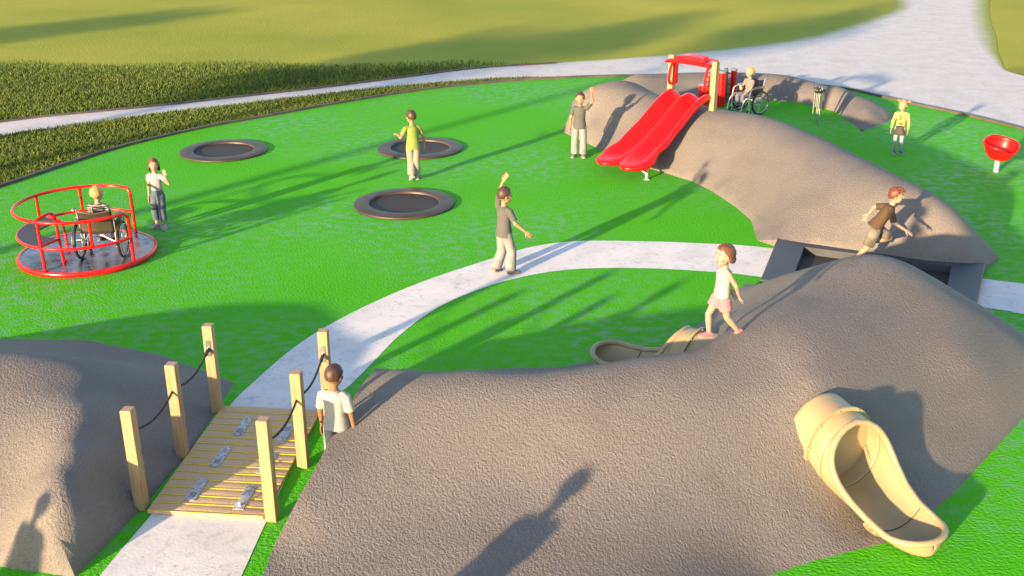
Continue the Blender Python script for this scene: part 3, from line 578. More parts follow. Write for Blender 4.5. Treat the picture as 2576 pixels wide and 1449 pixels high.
for sg, top in ((-1, 2.03), (1, 2.01)):
    c = SPER * sg * (W2 + .065) - SDIR * .02; mb = MB(); mb.box(c + V(0, 0, (.78 + top) / 2), (.125, .125, top - .78), srot, bev=.005); mb.cur = 1; mb.box(c + V(0, 0, top + .0015), (.112, .112, .004), srot); mb.build('post', [WOOD, END], sl, smooth=False); POSTB[sg] = c
# canopy: thin plate with a raised middle panel and a turned-down front edge
mb = MB(); cw = W2 + .05; G = []
ys = [-.20, -.195, -.17, -.12, -.105, -.09, -.065, -.055, .06, .13, .15, .17, .24, .27]
for i, y in enumerate(ys):
    row = []
    for j in range(41):
        w = -1 + 2 * j / 40; narrow = 1.06 - .16 * max(0, (y + .05) / .3); sg_ = lambda v, k: 1 / (1 + math.exp(-max(-60, min(60, v * k))))
        hat = .085 * sg_(.66 - abs(w), 90) * sg_(y + .105, 220) * sg_(.16 - y, 120) * (1 - .35 * w * w)
        z = 1.955 + .02 * math.cos(w * 1.5) + hat + .10 * (y + .2) - (.055 if i == 0 else .012 if i == 1 else 0) - (.015 if abs(w) > .99 else 0)
        row.append(SPER * w * ((.57 if w < 0 else .49) if y < -.06 else .44) - SDIR * y + V(0, 0, z))
    G.append(row)
mb.grid(G); solidify(mb.build('canopy', RED, sl, angle=35), .024, -1)
for sg in (-1, 1):   # looped side panels against the posts
    base = SPER * sg * (W2 - .02); pts_o = [(-.07, 1.20), (-.09, 1.32), (-.085, 1.55), (-.03, 1.74), (.02, 1.82), (.12, 1.84), (.13, 1.6), (.13, 1.24), (.11, 1.18), (0, 1.16)]
    cv = [base + SDIR * a + V(0, 0, z) for a, z in [(.13, 1.46), (.19, 1.50), (.205, 1.62), (.17, 1.78), (.08, 1.91), (.0, 1.93), (-.02, 1.82), (-.02, 1.62), (-.02, 1.49), (.05, 1.45)]]
    mb = MB(); c2 = smooth_poly(cv, 5, True); ring = []
    n = len(c2); cen = sum(c2) / n
    for i in range(n):
        out_ = unit(c2[i] - cen); ring.append([c2[i] + out_ * a + SPER * b for a, b in ((.028, .018), (-.028, .018), (-.028, -.018), (.028, -.018))])
    mb.rings(ring, closed=True); mb.build('side_panel', RED, sl, angle=50)
    mb = MB(); mb.box(base + SDIR * (-.06) + V(0, 0, 1.69), (.03, .10, .50), srot, bev=.01); mb.build('side_plate', RED, sl)

# ------------------------------------------------------------------ tube slides
def make_tube():
    """x = direction of descent, origin under the exit lip"""
    t = empty('tube_slide', (0, 0, 0)); RT, LEN = .365, 1.62; N, K = 64, 40
    def cen(s): return V(-LEN * (1 - s), 0, .035 + RT + .20 * (1 - s) ** 1.2)
    def half(s):          # half opening angle of the kept wall, measured from the bottom
        return np.interp(s, [0, .30, .31, .335, .38, .45, .55, .68, .84, .95, 1.0], [180, 180, 160, 126, 102, 84, 69, 60, 58, 64, 66])
    def shrink(s): return 1.0 if s < .80 else math.sqrt(max(0.0, 1 - ((s - .80) / .2003) ** 2))
    full, openp = [], []
    ss = np.linspace(0, .30, 18)
    for s in ss: c = cen(s); full.append([c + V(0, RT * math.sin(a), -RT * math.cos(a)) for a in np.linspace(-math.pi, math.pi, K, endpoint=False)])
    sa = np.concatenate([np.linspace(.30, .80, 46), .80 + .2 * np.sin(np.linspace(0, math.pi / 2, 22))[1:]])
    hs = np.array([np.mean([half(x + d) for d in np.linspace(-.02, .02, 7)]) if x > .33 else half(x) for x in sa])
    edgeL, edgeR = [], []
    for s, h in zip(sa, hs):
        c = cen(s); k = shrink(s); h = R(min(h, 179.5)); kk = .18 + .82 * k
        lift = RT * (1 - math.cos(h)) * (1 - kk) * 0
        row = []
        for a in np.linspace(-h, h, K + 1):
            y = RT * math.sin(a) * k; z = -RT * math.cos(a) * (k ** .35) + (1 - k ** .35) * (-RT * math.cos(h))
            row.append(c + V(0, y, z))
        openp.append(row); edgeL.append(row[0]); edgeR.append(row[-1])
    mb = MB(); mb.grid(full, True); mb.grid(openp); body = mb.build('tube', TAN, t, angle=70); solidify(body, .02, 0)
    e = edgeL + edgeR[::-1]; pts = [e[0]]
    for p in e[1:]:
        if np.linalg.norm(p - pts[-1]) > .025: pts.append(p)
    if np.linalg.norm(pts[0] - pts[-1]) < .02: pts.pop()
    mb = MB(); mb.tube(pts, .032, 10, True); mb.build('rim', TAN, t)
    # flange rings with bolts
    c = cen(.19); mb = MB(); prof = []
    mb.rings([[c + V(dx, rr * math.sin(a), -rr * math.cos(a)) for a in np.linspace(0, 2 * math.pi, 48, endpoint=False)] for dx, rr in ((-.016, RT), (-.016, RT + .048), (.016, RT + .048), (.016, RT))]); fl = mb.build('flange', TAN, t, angle=30)
    for k in range(10): a = R(36 * k + 10); mb = MB(); mb.cap(c + V(-.02, (RT + .028) * math.sin(a), -(RT + .028) * math.cos(a)), c + V(.024, (RT + .028) * math.sin(a), -(RT + .028) * math.cos(a)), .009, .009, 6); mb.build('bolt', STEEL, fl)
    c = cen(.70); k0 = 1.0; mb = MB(); mb.rings([[c + V(dx, rr * math.sin(a), -rr * math.cos(a)) for dx, rr in ((-.018, RT), (-.018, RT + .06), (.018, RT + .06), (.018, RT))] for a in np.linspace(R(-60), R(60), 30)]); fl = mb.build('flange', TAN, t, angle=30)
    for a in (-54, -38, 38, 54): a = R(a); mb = MB(); mb.cap(c + V(-.02, (RT + .035) * math.sin(a), -(RT + .035) * math.cos(a)), c + V(.026, (RT + .035) * math.sin(a), -(RT + .035) * math.cos(a)), .008, .008, 6); mb.build('bolt', STEEL, fl)
    mb = MB(); mb.tube([cen(.70) + V(.02, (RT - .014) * math.sin(a), -(RT - .014) * math.cos(a)) for a in np.linspace(R(-60), R(60), 30)], .004, 5); mb.build('seam', TRIM, body)
    return t
ts = make_tube(); EX = g(2345, 1395, .10); ts.location = (EX[0], EX[1], -.02); ts.rotation_euler.z = math.atan2(-.907, .42)
tag(ts, 'pale tan tube slide exit on the sunny face of the foreground mound', 'tube slide', 'tube slide exits')
t2 = copy_tree(ts); t2.location = (1.04, 12.05, .03); t2.rotation_euler = (0, -.09, R(142)); tag(t2, 'shaded tan tube slide exit behind the foreground mound, beside the girl in pink shorts', 'tube slide', 'tube slide exits')

# ------------------------------------------------------------------ drums, chimes, bowl seat
def drum(px, py, h, r, label, post=False):
    q = g(px, py); t = empty('tuned_drum', (q[0], q[1], 0), 0, label, 'drum', 'red tuned drums behind the slide')
    mb = MB(); mb.lathe([(r - .01, 0), (r, .01), (r, h - .03)], seg=28); mb.build('shell', RED, t)
    mb = MB(); mb.lathe([(r + .008, h - .045), (r + .012, h - .035), (r + .012, h - .006), (r + .002, h + .004), (.001, h + .006)], seg=28, cap=(False, True)); mb.build('lid', DLID, t)
    if post:
        mb = MB(); mb.box((-r - .14, -.05, (h + .02) / 2), (.085, .12, h + .02), bev=.004); mb.build('post', DARKST, t)
        for z in (h * .12 + .1, h * .55, h * .88): mb = MB(); mb.box((-r - .05, -.05, z), (.10, .05, .02)); mb.build('bracket', BLACK, t, smooth=False)
drum(1767, 271, .62, .125, 'short wide red drum with a dark lid, nearest of those seen under the canopy')
drum(1779, 262, .66, .075, 'narrow red drum just behind the short wide one')
drum(1790, 264, .80, .125, 'middle-height red drum beside the right slide post')
drum(1796, 253, .84, .085, 'slim red drum half hidden behind the right slide post')
drum(1811, 267, .90, .115, 'tall red drum just right of the slide post')
drum(1841, 256, .86, .072, 'tall narrow red drum clamped to a grey post behind the wheelchair', True)

q = g(2059, 313); ch = empty('chime_stand', (q[0], q[1], 0), R(-8), 'steel tube chimes hanging under a dark curved head near the low ridge', 'chimes')
cr = .26; ctr = V(-.24, .06, 0); ca = np.linspace(R(-75), R(70), 24)
mb = MB(); mb.rings([[ctr + V(rr * math.cos(a), rr * math.sin(a), z) for rr, z in ((cr - .055, .785), (cr + .055, .785), (cr + .055, .835), (cr + .045, .842), (cr - .045, .842), (cr - .055, .835))] for a in ca]); hd = mb.build('head', BLACK, ch, angle=30)
for k, a in enumerate(np.linspace(R(-66), R(62), 7)):
    p = ctr + V(cr * math.cos(a), cr * math.sin(a), 0); ln = .34 + .05 * k
    mb = MB(); mb.tube([p + V(0, 0, .80 - ln), p + V(0, 0, .80)], .021, 10); mb.build('chime_tube', STEEL, ch)
    mb = MB(); mb.lathe([(.016, .842), (.016, .85), (.004, .853)], p, 8, (False, True)); mb.build('bolt', STEEL, hd)
for a in (R(-30), R(30)): p = ctr + V((cr + .0) * math.cos(a), cr * math.sin(a), 0); mb = MB(); mb.tube([p, p + V(0, 0, .79)], .026, 12); mb.build('leg', STEEL, ch)

q = g(2505, 432); bs = empty('bowl_seat', (q[0], q[1], 0), 0, 'red scooped bowl seat on a short steel post at the right edge', 'spinner seat')
mb = MB(); mb.lathe([(.055, 0), (.052, .02), (.052, .27)], seg=18); mb.build('post', GALV, bs)
mb = MB(); mb.lathe([(.075, .235), (.08, .245), (.08, .262), (.05, .27)], seg=18); mb.build('collar', WHITEM, bs)
Rb = []; tiltM = np.array([[1, 0, 0], [0, math.cos(.14), -math.sin(.14)], [0, math.sin(.14), math.cos(.14)]])
for k in range(40):
    a = 2 * math.pi * k / 40; dip = .11 * math.exp(-((((a - R(285) + math.pi) % (2 * math.pi)) - math.pi) / .55) ** 2) - .05 * math.exp(-((((a - R(100) + math.pi) % (2 * math.pi)) - math.pi) / .9) ** 2)
    H = .34 - dip; col = []
    for u in np.linspace(0, 1, 14): col.append(V(.325 * math.sin(u * 1.35) ** .75 * math.cos(a), .30 * math.sin(u * 1.35) ** .75 * math.sin(a), H * (1 - math.cos(u * 1.45)) / (1 - math.cos(1.45))))
    lip = col[-1]; o_ = unit(lip * V(1, 1, 0)); col += [lip + o_ * .018 + V(0, 0, .008), lip + o_ * .034 - V(0, 0, .008), lip + o_ * .036 - V(0, 0, .035)]
    Rb.append([V(0, 0, .265) + tiltM @ p for p in col])
mb = MB(); mb.grid([[Rb[k][u] for k in range(40)] for u in range(17)], True); solidify(mb.build('bowl', RED, bs, angle=60), .016, -1)
for a in (200, 260, 330): mb = MB(); mb.lathe([(.014, .0), (.014, .004)], V(.16 * math.cos(R(a)), .15 * math.sin(R(a)), .335), 10, (True, True)); mb.build('drain_hole', HOLE, bs)

# ------------------------------------------------------------------ people (local frame: x = person's right, y = forward, z = up)
SK_L = M('fair_skin', (0.386, 0.251, 0.175), .5, noise=(9, .05), sss=.15); SK_T = M('tan_skin', (0.340, 0.190, 0.102), .5, noise=(9, .06), sss=.12); SK_D = M('brown_skin', (0.231, 0.119, 0.061), .5, noise=(9, .08), sss=.1)
SK_DD = M('dark_skin', (0.140, 0.066, 0.038), .45, noise=(9, .08)); EYEW = M('eye_white', (0.490, 0.490, 0.490), .3); EYED = M('iris', (0.028, 0.017, 0.013), .25); LIP = M('lips', (0.350, 0.126, 0.098), .5); LIPD = M('dark_lips', (0.182, 0.070, 0.049), .5); TEETH = M('teeth', (0.525, 0.504, 0.476), .35)
def D(yaw, el):
    """direction: yaw 0 = forward, 90 = to the person's right; el = elevation"""
    y, e = R(yaw), R(el); return V(math.sin(y) * math.cos(e), math.cos(y) * math.cos(e), math.sin(e))
DOWN = -90
HAIRM = {}
def hairmat(c):
    if c not in HAIRM:
        m, nt, b, L = blank('hair'); n = noise_node(nt, 14, 4, sx=(3, 3, .5), dist=.4)
        L(mixc(nt, ramp(nt, n.outputs['Fac'], [(.35, 0.0), (.65, 1.0)]).outputs['Color'], tuple(x * .65 for x in c), tuple(min(1, x * 1.25) for x in c)), b.inputs['Base Color']); b.inputs['Roughness'].default_value = .5
        bumpn(nt, b, n.outputs['Fac'], .5, .01); HAIRM[c] = m
    return HAIRM[c]
BROWS = {}
def add_hand(mb, w, d, palm_n, side, s, curl=25):
    """hand at wrist w pointing along d, palm facing palm_n; side=+1 when the thumb lies along cross(d, palm_n)"""
    d = unit(d); palm_n = unit(palm_n - d * np.dot(palm_n, d)); t = np.cross(d, palm_n) * side
    F = np.column_stack([t, d, palm_n]); mb.ell(w + d * .042 * s, (.034 * s, .048 * s, .015 * s), F, 12, 7)
    for k, (o, l) in enumerate(((.025, .052), (.009, .060), (-.008, .056), (-.024, .043))):
        b = w + d * .080 * s + t * o * s; sp = unit(d + t * o * 5); a1 = R(curl * .6); d1 = unit(sp * math.cos(a1) + palm_n * math.sin(a1)); a2 = R(curl * 1.7); d2 = unit(sp * math.cos(a2) + palm_n * math.sin(a2))
        m = b + d1 * l * .55 * s; mb.cap(b - sp * .02 * s, m, .0078 * s, .0072 * s, 8); mb.cap(m, m + d2 * l * .5 * s, .0072 * s, .0058 * s, 8)
    b = w + d * .025 * s + t * .026 * s; e = b + unit(d * .65 + t * .75 + palm_n * .3) * .034 * s; mb.cap(b, e, .0105 * s, .0088 * s, 8); mb.cap(e, e + unit(d + t * .3 + palm_n * .35) * .028 * s, .0085 * s, .0065 * s, 8)
def person(label, h, loc, heading, pose, skin, hair, outfit, group=None, seat=None):
    """one child: a continuous body surface; clothes, shoes, hair and face details are its parts"""
    s = h / 1.37; t = empty('person', loc, R(heading - 90), label, 'child', group)
    gt = pose.get
    tors = unit(gt('torso', V(0, 0, 1))); rt = V(1, 0, 0); tw = gt('twist', 0); rt = V(math.cos(R(tw)), -math.sin(R(tw)), 0); rt = unit(rt - tors * np.dot(rt, tors)); fw = np.cross(tors, rt)
    pr_ = V(1, 0, 0); TL, UA, FA, TH, SH = .375 * s, .205 * s, .180 * s, .305 * s, .300 * s
    pel = V(0, 0, 0); neck = pel + tors * TL; sh = {k: pel + tors * (TL - .045 * s) + rt * sg * .132 * s for k, sg in (('R', 1), ('L', -1))}
    hip = {k: pel + pr_ * sg * .066 * s - V(0, 0, .03 * s) for k, sg in (('R', 1), ('L', -1))}
    el, wr, kn, an = {}, {}, {}, {}
    for k in 'RL':
        a = gt('arm' + k); el[k] = sh[k] + unit(a[0]) * UA; wr[k] = el[k] + unit(a[1]) * FA
        l = gt('leg' + k); kn[k] = hip[k] + unit(l[0]) * TH; an[k] = kn[k] + unit(l[1]) * SH
    base = seat if seat is not None else -min(an['R'][2] - gt('footR', (0, 0))[1] * .0011 * s, an['L'][2] - gt('footL', (0, 0))[1] * .0011 * s) + .052 * s
    off = V(*gt('shift', (0, 0)), base)
    pel = pel + off; neck = neck + off
    for dct in (sh, hip, el, wr, kn, an):
        for k in 'RL': dct[k] = dct[k] + off
    hy, hp = gt('head', (0, 0)); hf = D(hy, hp); up0 = unit(tors * .35 + V(0, 0, 1)); hr = unit(np.cross(hf, up0)); hu = np.cross(hr, hf); HM = np.column_stack([hr, hf, hu])
    hs = s * outfit.get('headsize', 1.0); A = .125 * hs; hc = neck + unit(tors + V(0, 0, .6)) * .075 * s + hu * .088 * hs + hf * .018 * hs
    # body
    mb = MB(); H = lambda x, y, z: hc + HM @ (V(x, y, z) * hs)
    mb.ell(H(0, -.008, .018), (.083 * hs, .099 * hs, .103 * hs), HM, 20, 13); mb.ell(H(0, .022, -.052), (.062 * hs, .066 * hs, .066 * hs), HM, 18, 11); mb.ell(H(0, .052, -.092), (.026 * hs, .026 * hs, .022 * hs), HM)
    mb.cap(H(0, .082, .008), H(0, .102, -.026), .008 * hs, .0135 * hs, 8)
    for sg in (-1, 1): mb.ell(H(sg * .084, -.008, -.012), (.011 * hs, .019 * hs, .028 * hs), HM, 10, 7); mb.ell(H(sg * .040, .058, -.034), (.026 * hs, .026 * hs, .024 * hs), HM)
    mb.cap(neck - tors * .05 * s, hc - hu * .06 * hs - hf * .012 * hs, .046 * s, .041 * s, 14)
    sec = lambda k, rx, ry: (pel + tors * TL * k, rt if k > .3 else unit(rt + pr_), fw, rx * s, ry * s)
    mb.loft([sec(-.12, .085, .07), sec(0, .102, .078), sec(.25, .096, .072), (sec(.5, .098, .074)), sec(.75, .108, .078), sec(.90, .100, .068), sec(1.0, .055, .048)])
    for k, sg in (('R', 1), ('L', -1)):
        mb.cap(sh[k] - rt * sg * .02 * s, el[k], .039 * s, .030 * s); mb.cap(el[k], wr[k], .031 * s, .020 * s)
        fd = unit(wr[k] - el[k]); pn = gt('palm' + k, None)
        if pn is None: pn = -rt * sg if fd[2] < -.3 else fw
        hd = unit(gt('hand' + k, fd)); add_hand(mb, wr[k] + hd * .004, hd, pn, gt('thumb' + k, sg * (-1)), s * 1.08, gt('curl' + k, 25))
        mb.cap(hip[k], kn[k], .066 * s, .045 * s); m_ = kn[k] + (an[k] - kn[k]) * .35; mb.cap(kn[k], m_, .045 * s, .046 * s); mb.cap(m_, an[k], .046 * s, .028 * s)
    mb.blend('body', skin, t, .0065 * max(.9, s), 3)
    # face
    for sg in (-1, 1):
        mb = MB(); mb.ell(H(sg * .034, .0825, .006), (.0150 * hs, .0085 * hs, .0085 * hs), HM, 10, 7); mb.cur = 1; mb.ell(H(sg * .034, .0885, .006), (.0072 * hs, .0042 * hs, .0076 * hs), HM, 10, 7); mb.build('eye', [EYEW, EYED], t)
        mb = MB(); mb.tube([H(sg * .018, .091, .027), H(sg * .034, .089, .033), H(sg * .053, .076, .027)], .0034 * hs, 6); mb.build('eyebrow', hairmat(tuple(c * .6 for c in hair['col'])), t)
    mb = MB(); mb.tube([H(-.024, .078, -.054), H(-.010, .088, -.060), H(.010, .088, -.060), H(.024, .078, -.054)], [.003 * hs, .0062 * hs, .0062 * hs, .003 * hs], 8); mb.build('mouth', LIPD if skin in (SK_D, SK_DD) else LIP, t)
    if outfit.get('smile'): mb = MB(); mb.ell(H(0, .0905, -.0585), (.013 * hs, .0035 * hs, .0042 * hs), HM); mb.build('teeth', TEETH, t)
    # hair: a cap over the skull down to the hairline, longer hair hangs on from it
    hm = hairmat(hair['col']); rows = []; na, nv = 48, 16; th = hair.get('thick', 1.07)
    for i in range(na):
        az = 2 * math.pi * i / na; f = math.cos(az)      # f=1 forward
        q = (f + 1) / 2; lim = np.interp(q, [0, .25, .5, .72, .86, 1], [hair.get('back', 122), hair.get('back', 122), hair.get('side', 100), hair.get('temple', 74), hair.get('front', 58), hair.get('front', 58)])
        lim += hair.get('jag', 2) * math.sin(i * 2.9) + hair.get('jag', 2) * .6 * math.sin(i * 1.7 + 1); col = []
        for j in range(nv + 1):
            v = R(lim) * j / nv; k = th + hair.get('puff', .0) * math.sin(v) + hair.get('lump', .012) * math.sin(i * 1.9 + j * .6) * math.sin(v)
            col.append(H(.083 * k * math.sin(v) * math.sin(az), -.008 + .099 * k * math.sin(v) * math.cos(az), .018 + .103 * k * math.cos(v)))
        if hair.get('drop') and q < hair.get('dropq', .62):
            e = col[-1]; L0 = hair['drop'] * hs * (1 - .25 * max(0, (q - .45) / .2)); side_ = HM @ V(math.sin(az), math.cos(az), 0)
            for j in (1, 2, 3, 4): u = j / 4; col.append(e - (hu * .6 + V(0, 0, .4)) * L0 * u + side_ * (.016 * math.sin(u * 2.4) - .012 * u) * hs)
        else:
            e = col[-1]
            if hair.get('drop'): col += [e + (H(0, 0, 0) - e) * .02 * j for j in (1, 2, 3, 4)]
        rows.append(col)
    mb = MB(); m_ = len(rows[0]); mb.grid([[rows[i][j] for i in range(na)] for j in range(m_)], True); ho = mb.build('hair', hm, t, angle=70); solidify(ho, .012 * hs, 0)
    if hair.get('spikes'):
        mb = MB()
        for k in range(22):
            a = RNG.uniform(-1.2, 1.2); v = RNG.uniform(.35, 1.0); b = H(.088 * math.sin(v) * math.sin(a), -.008 + .104 * math.sin(v) * math.cos(a), .018 + .108 * math.cos(v)); mb.cap(b, b + HM @ (V(math.sin(a) * .5, 1.0, .25 - .5 * v) * .055 * hs), .013 * hs, .003 * hs, 6)
        for k in range(26):
            a = RNG.uniform(0, 6.28); v = RNG.uniform(.1, 1.4); b = H(.086 * math.sin(v) * math.sin(a), -.012 + .102 * math.sin(v) * math.cos(a), .018 + .106 * math.cos(v))
            if math.cos(a) < .5: mb.cap(b, b + HM @ (V(math.sin(a) * .4, .5, -.4) * .05 * hs), .014 * hs, .004 * hs, 6)
        mb.build('fringe', hm, ho)
    if hair.get('pigtails'):
        for sg in (-1, 1):
            mb = MB(); b = H(sg * .085, -.03, .075); mb.cap(b, b + HM @ V(sg * .03, -.01, .02) * hs, .012 * hs, .022 * hs); mb.cap(b + HM @ V(sg * .03, -.01, .02) * hs, b + HM @ V(sg * .06, -.015, .0) * hs, .022 * hs, .010 * hs); mb.blend('pigtail', hm, ho, .006, 2)
    # shirt
    o = outfit; hem = o.get('hem', -.08); g_ = o.get('loose', 1.12); mb = MB(); lf = lambda k, rx, ry: (pel + tors * TL * k, rt if k > .3 else unit(rt + pr_), fw, rx * s * g_, ry * s * g_)
    mb.loft([lf(hem, .126 if hem < -.09 else .112, .106 if hem < -.09 else .09), lf(.02, .118 if hem < -.09 else .108, .096 if hem < -.09 else .087), lf(.3, .102, .080), lf(.55, .104, .080), lf(.78, .112, .083), (pel + tors * TL * .90, rt, fw, .104 * s * g_, .072 * s * g_), (pel + tors * TL * .99, rt, fw, .066 * s, .055 * s), (pel + tors * TL * 1.02, rt, fw, .050 * s, .047 * s)], 24)
    for k, sg in (('R', 1), ('L', -1)):
        sv = o.get('sleeve', .62)
        if sv > 0:
            a = sh[k] - rt * sg * .03 * s; d = unit(el[k] - sh[k]); x, y = frame_for(d); e = sh[k] + d * UA * min(sv, 1.0)
            mb.cap(a, sh[k] + d * .03 * s, .050 * s, .051 * s, 14)
            mb.loft([(sh[k] - d * .01 * s, x, y, .050 * s, .050 * s), (e, x, y, (.049 if sv < 1 else .040) * s, (.049 if sv < 1 else .040) * s)], 16)
            if sv > 1: mb.cap(el[k] - d * .02 * s, el[k], .040 * s, .040 * s); d2 = unit(wr[k] - el[k]); x, y = frame_for(d2); mb.loft([(el[k], x, y, .040 * s, .040 * s), (wr[k] - d2 * .005, x, y, .028 * s, .028 * s)], 16)
        elif sv == 0: mb.cap(sh[k] - rt * sg * .055 * s + tors * .012 * s, sh[k] - rt * sg * .045 * s, .036 * s, .036 * s)
    so = mb.blend('shirt', o['shirt'], t, .0075 * s, 2)
    # prints on the chest
    for (cx, cz, sc, kind, mt) in o.get('prints', []):
        mb = MB(); c = pel + tors * TL * cz + rt * cx * s + fw * (.083 * g_ * s); fm = np.column_stack([rt, fw, tors])
        if kind == 'butterfly':
            for sg in (-1, 1): mb.ell(c + rt * sg * .020 * sc + tors * .012 * sc, (.019 * sc, .006, .015 * sc), fm, 10, 5); mb.ell(c + rt * sg * .014 * sc - tors * .013 * sc, (.013 * sc, .006, .012 * sc), fm, 10, 5)
            mb.ell(c, (.004 * sc, .008, .022 * sc), fm, 8, 5)
        else:
            for k in range(5): mb.ell(c + rt * .012 * math.sin(k * 2.1) * sc + tors * (.03 - .015 * k) * sc, (.013 * sc, .006, .010 * sc), fm, 8, 5)
        mb.build('print', mt, so)
    if o.get('collar'): mb = MB(); mb.torus(pel + tors * TL * 1.0, tors, .056 * s, .012 * s, 20, 6); mb.build('collar', o['shirt'], so)
    # lower garment
    lw = o.get('lower', 'trousers'); mb = MB(); up = V(0, 0, 1); px = unit(rt + pr_)
    if lw == 'skirt':
        d = -unit((kn['R'] + kn['L']) / 2 - pel); mb.loft([(pel + tors * .07 * s, px, fw, .104 * s, .085 * s), (pel, px, fw, .116 * s, .096 * s), (pel - d * .10 * s, px, fw, .130 * s, .112 * s), (pel - d * o.get('skirtlen', .19) * s, px, fw, .146 * s, .128 * s)], 28)
        mb.build('skirt', o['lmat'], t)
    else:
        ln = o.get('leg', 2.0); w0, w1, w2 = o.get('w', (.084, .066, .066))
        mb.loft([(pel + tors * .075 * s, px, fw, .107 * s, .086 * s), (pel, px, fw, .116 * s, .094 * s), (pel - up * .055 * s, pr_, fw, .110 * s, .092 * s)], 22)
        for k in 'RL':
            d1 = unit(kn[k] - hip[k]); x, y = frame_for(d1); L1 = TH * min(ln, 1.0)
            mb.cap(hip[k], hip[k] + d1 * .05 * s, .072 * s, w0 * s, 16); mb.loft([(hip[k] + d1 * .02 * s, x, y, w0 * s, w0 * s), (hip[k] + d1 * L1, x, y, w1 * s, w1 * s)], 18)
            if ln > 1:
                d2 = unit(an[k] - kn[k]); x2, y2 = frame_for(d2); mb.cap(kn[k] - d1 * .02 * s, kn[k] + d2 * .02 * s, w1 * s, w1 * s, 16); e = kn[k] + d2 * SH * (ln - 1); mb.loft([(kn[k], x2, y2, w1 * s, w1 * s), (e - (e - kn[k]) * .12, x2, y2, w2 * s, w2 * s), (e, x2, y2, (w2 - .004) * s, (w2 - .004) * s)], 18)
        mb.blend(o.get('lname', 'trousers'), o['lmat'], t, .008 * s, 2)
    if o.get('tights'):
        mb = MB()
        for k in 'RL': m_ = kn[k] + (an[k] - kn[k]) * .35; mb.cap(hip[k], kn[k], .070 * s, .049 * s); mb.cap(kn[k], m_, .049 * s, .050 * s); mb.cap(m_, an[k], .050 * s, .032 * s)
        mb.cap(hip['R'], hip['L'], .07 * s, .07 * s); mb.blend('tights', o['tights'], t, .007 * s, 2)
    # shoes
    for k in 'RL':
        yaw, pitch = gt('foot' + k, (0, 0)); f = D(yaw, -pitch); r_ = unit(np.cross(f, V(0, 0, 1))); u = np.cross(r_, f); b = an[k] - u * .052 * s; shoe = lambda lst: [(b + f * a * s + u * z * s, r_, u, rx * s, rz * s) for a, z, rx, rz in lst]
        mb = MB(); mb.loft(shoe([(-.058, .036, .012, .018), (-.05, .04, .031, .034), (-.02, .048, .037, .046), (.03, .046, .039, .044), (.07, .036, .043, .032), (.115, .030, .043, .025), (.145, .026, .030, .019), (.156, .024, .010, .009)]), 16); so_ = mb.build('shoe', o['shoe'], t)
        mb = MB(); mb.loft(shoe([(-.062, .008, .010, .008), (-.052, .009, .034, .011), (0, .009, .040, .011), (.07, .009, .046, .011), (.12, .009, .045, .011), (.15, .011, .031, .010), (.160, .013, .008, .006)]), 16); mb.build('sole', o.get('sole', EYEW), so_)
        if o.get('laces'):
            mb = MB(); 
            for a in (.03, .055, .08): mb.tube([b + f * a * s + u * (.086 - a * .38) * s + r_ * x_ * s + u * (-.006 * abs(x_ / .02)) * s for x_ in (-.022, 0, .022)], .0045 * s, 5)
            mb.build('laces', o['laces'], so_)
    return t, dict(wr=wr, hc=hc)

fab = lambda n, c, b=.35: M(n, c, .85, noise=(6, .08), bump=(14, b, .02), spec=.2)
GREY_T = fab('grey_cotton', (0.096, 0.096, 0.090)); GREEN_T = fab('lime_cotton', (0.205, 0.260, 0.062)); LAV_T = fab('lavender_cotton', (0.326, 0.280, 0.316)); WHITE_T = fab('white_cotton', (0.329, 0.319, 0.305)); BROWN_T = fab('brown_cotton', (0.081, 0.053, 0.031)); YEL_T = fab('yellow_knit', (0.459, 0.384, 0.124)); PALE_T = fab('cream_cotton', (0.332, 0.326, 0.300))
STRIPE = mat_stripes('striped_cotton', (0.33, 0.27, 0.22), (0.045, 0.038, 0.046), 30, .55)
JEAN_P = mat_denim('pale_denim', (0.193, 0.189, 0.198), (0.271, 0.261, 0.261)); JEAN_B = mat_denim('blue_denim', (0.043, 0.074, 0.124), (0.105, 0.130, 0.155)); CREAM = mat_denim('cream_cotton_twill', (0.258, 0.223, 0.164), (0.327, 0.293, 0.228)); CAMO = mat_denim('mottled_shorts', (0.081, 0.074, 0.056), (0.211, 0.192, 0.149)); SKIRT = mat_denim('dark_denim', (0.022, 0.022, 0.031), (0.081, 0.062, 0.062)); PINK = fab('pink_cotton', (0.436, 0.184, 0.212)); JEANS2 = mat_denim('faded_blue_denim', (0.068, 0.093, 0.174), (0.161, 0.180, 0.236)); JEANW = mat_denim('washed_denim', (0.124, 0.155, 0.236), (0.322, 0.304, 0.273))
TIGHTS = M('pale_tights', (0.260, 0.279, 0.347), .8, noise=(45, .25)); SH_G = M('grey_brown_shoe', (0.161, 0.130, 0.105), .6, noise=(20, .3)); SH_W = M('white_shoe', (0.384, 0.360, 0.322), .6, noise=(15, .2)); SH_P = M('lilac_shoe', (0.310, 0.236, 0.310), .6, noise=(30, .3)); SH_B = M('blue_shoe', (0.087, 0.105, 0.260), .6); SH_K = M('pink_clog', (0.496, 0.143, 0.161), .45, noise=(24, .15)); SH_D = M('dark_shoe', (0.019, 0.019, 0.025), .6); BROWNP = M('brown_print', (0.211, 0.074, 0.019), .8, noise=(60, .5)); SOLE_K = M('pale_sole', (0.384, 0.347, 0.310), .6); LACE = M('white_lace', (0.372, 0.372, 0.384), .7)
short_dark = dict(col=(.060, .028, .018), thick=1.045, back=118, side=98, temple=78, front=60, jag=1, lump=.004); buzz = dict(col=(.055, .026, .018), thick=1.025, back=116, side=96, temple=76, front=58, jag=.5, lump=.0)
STAND = dict(legR=(D(15, -86), D(180, -88)), legL=(D(-15, -86), D(180, -88)))
G0 = lambda px, py: tuple(g(px, py))

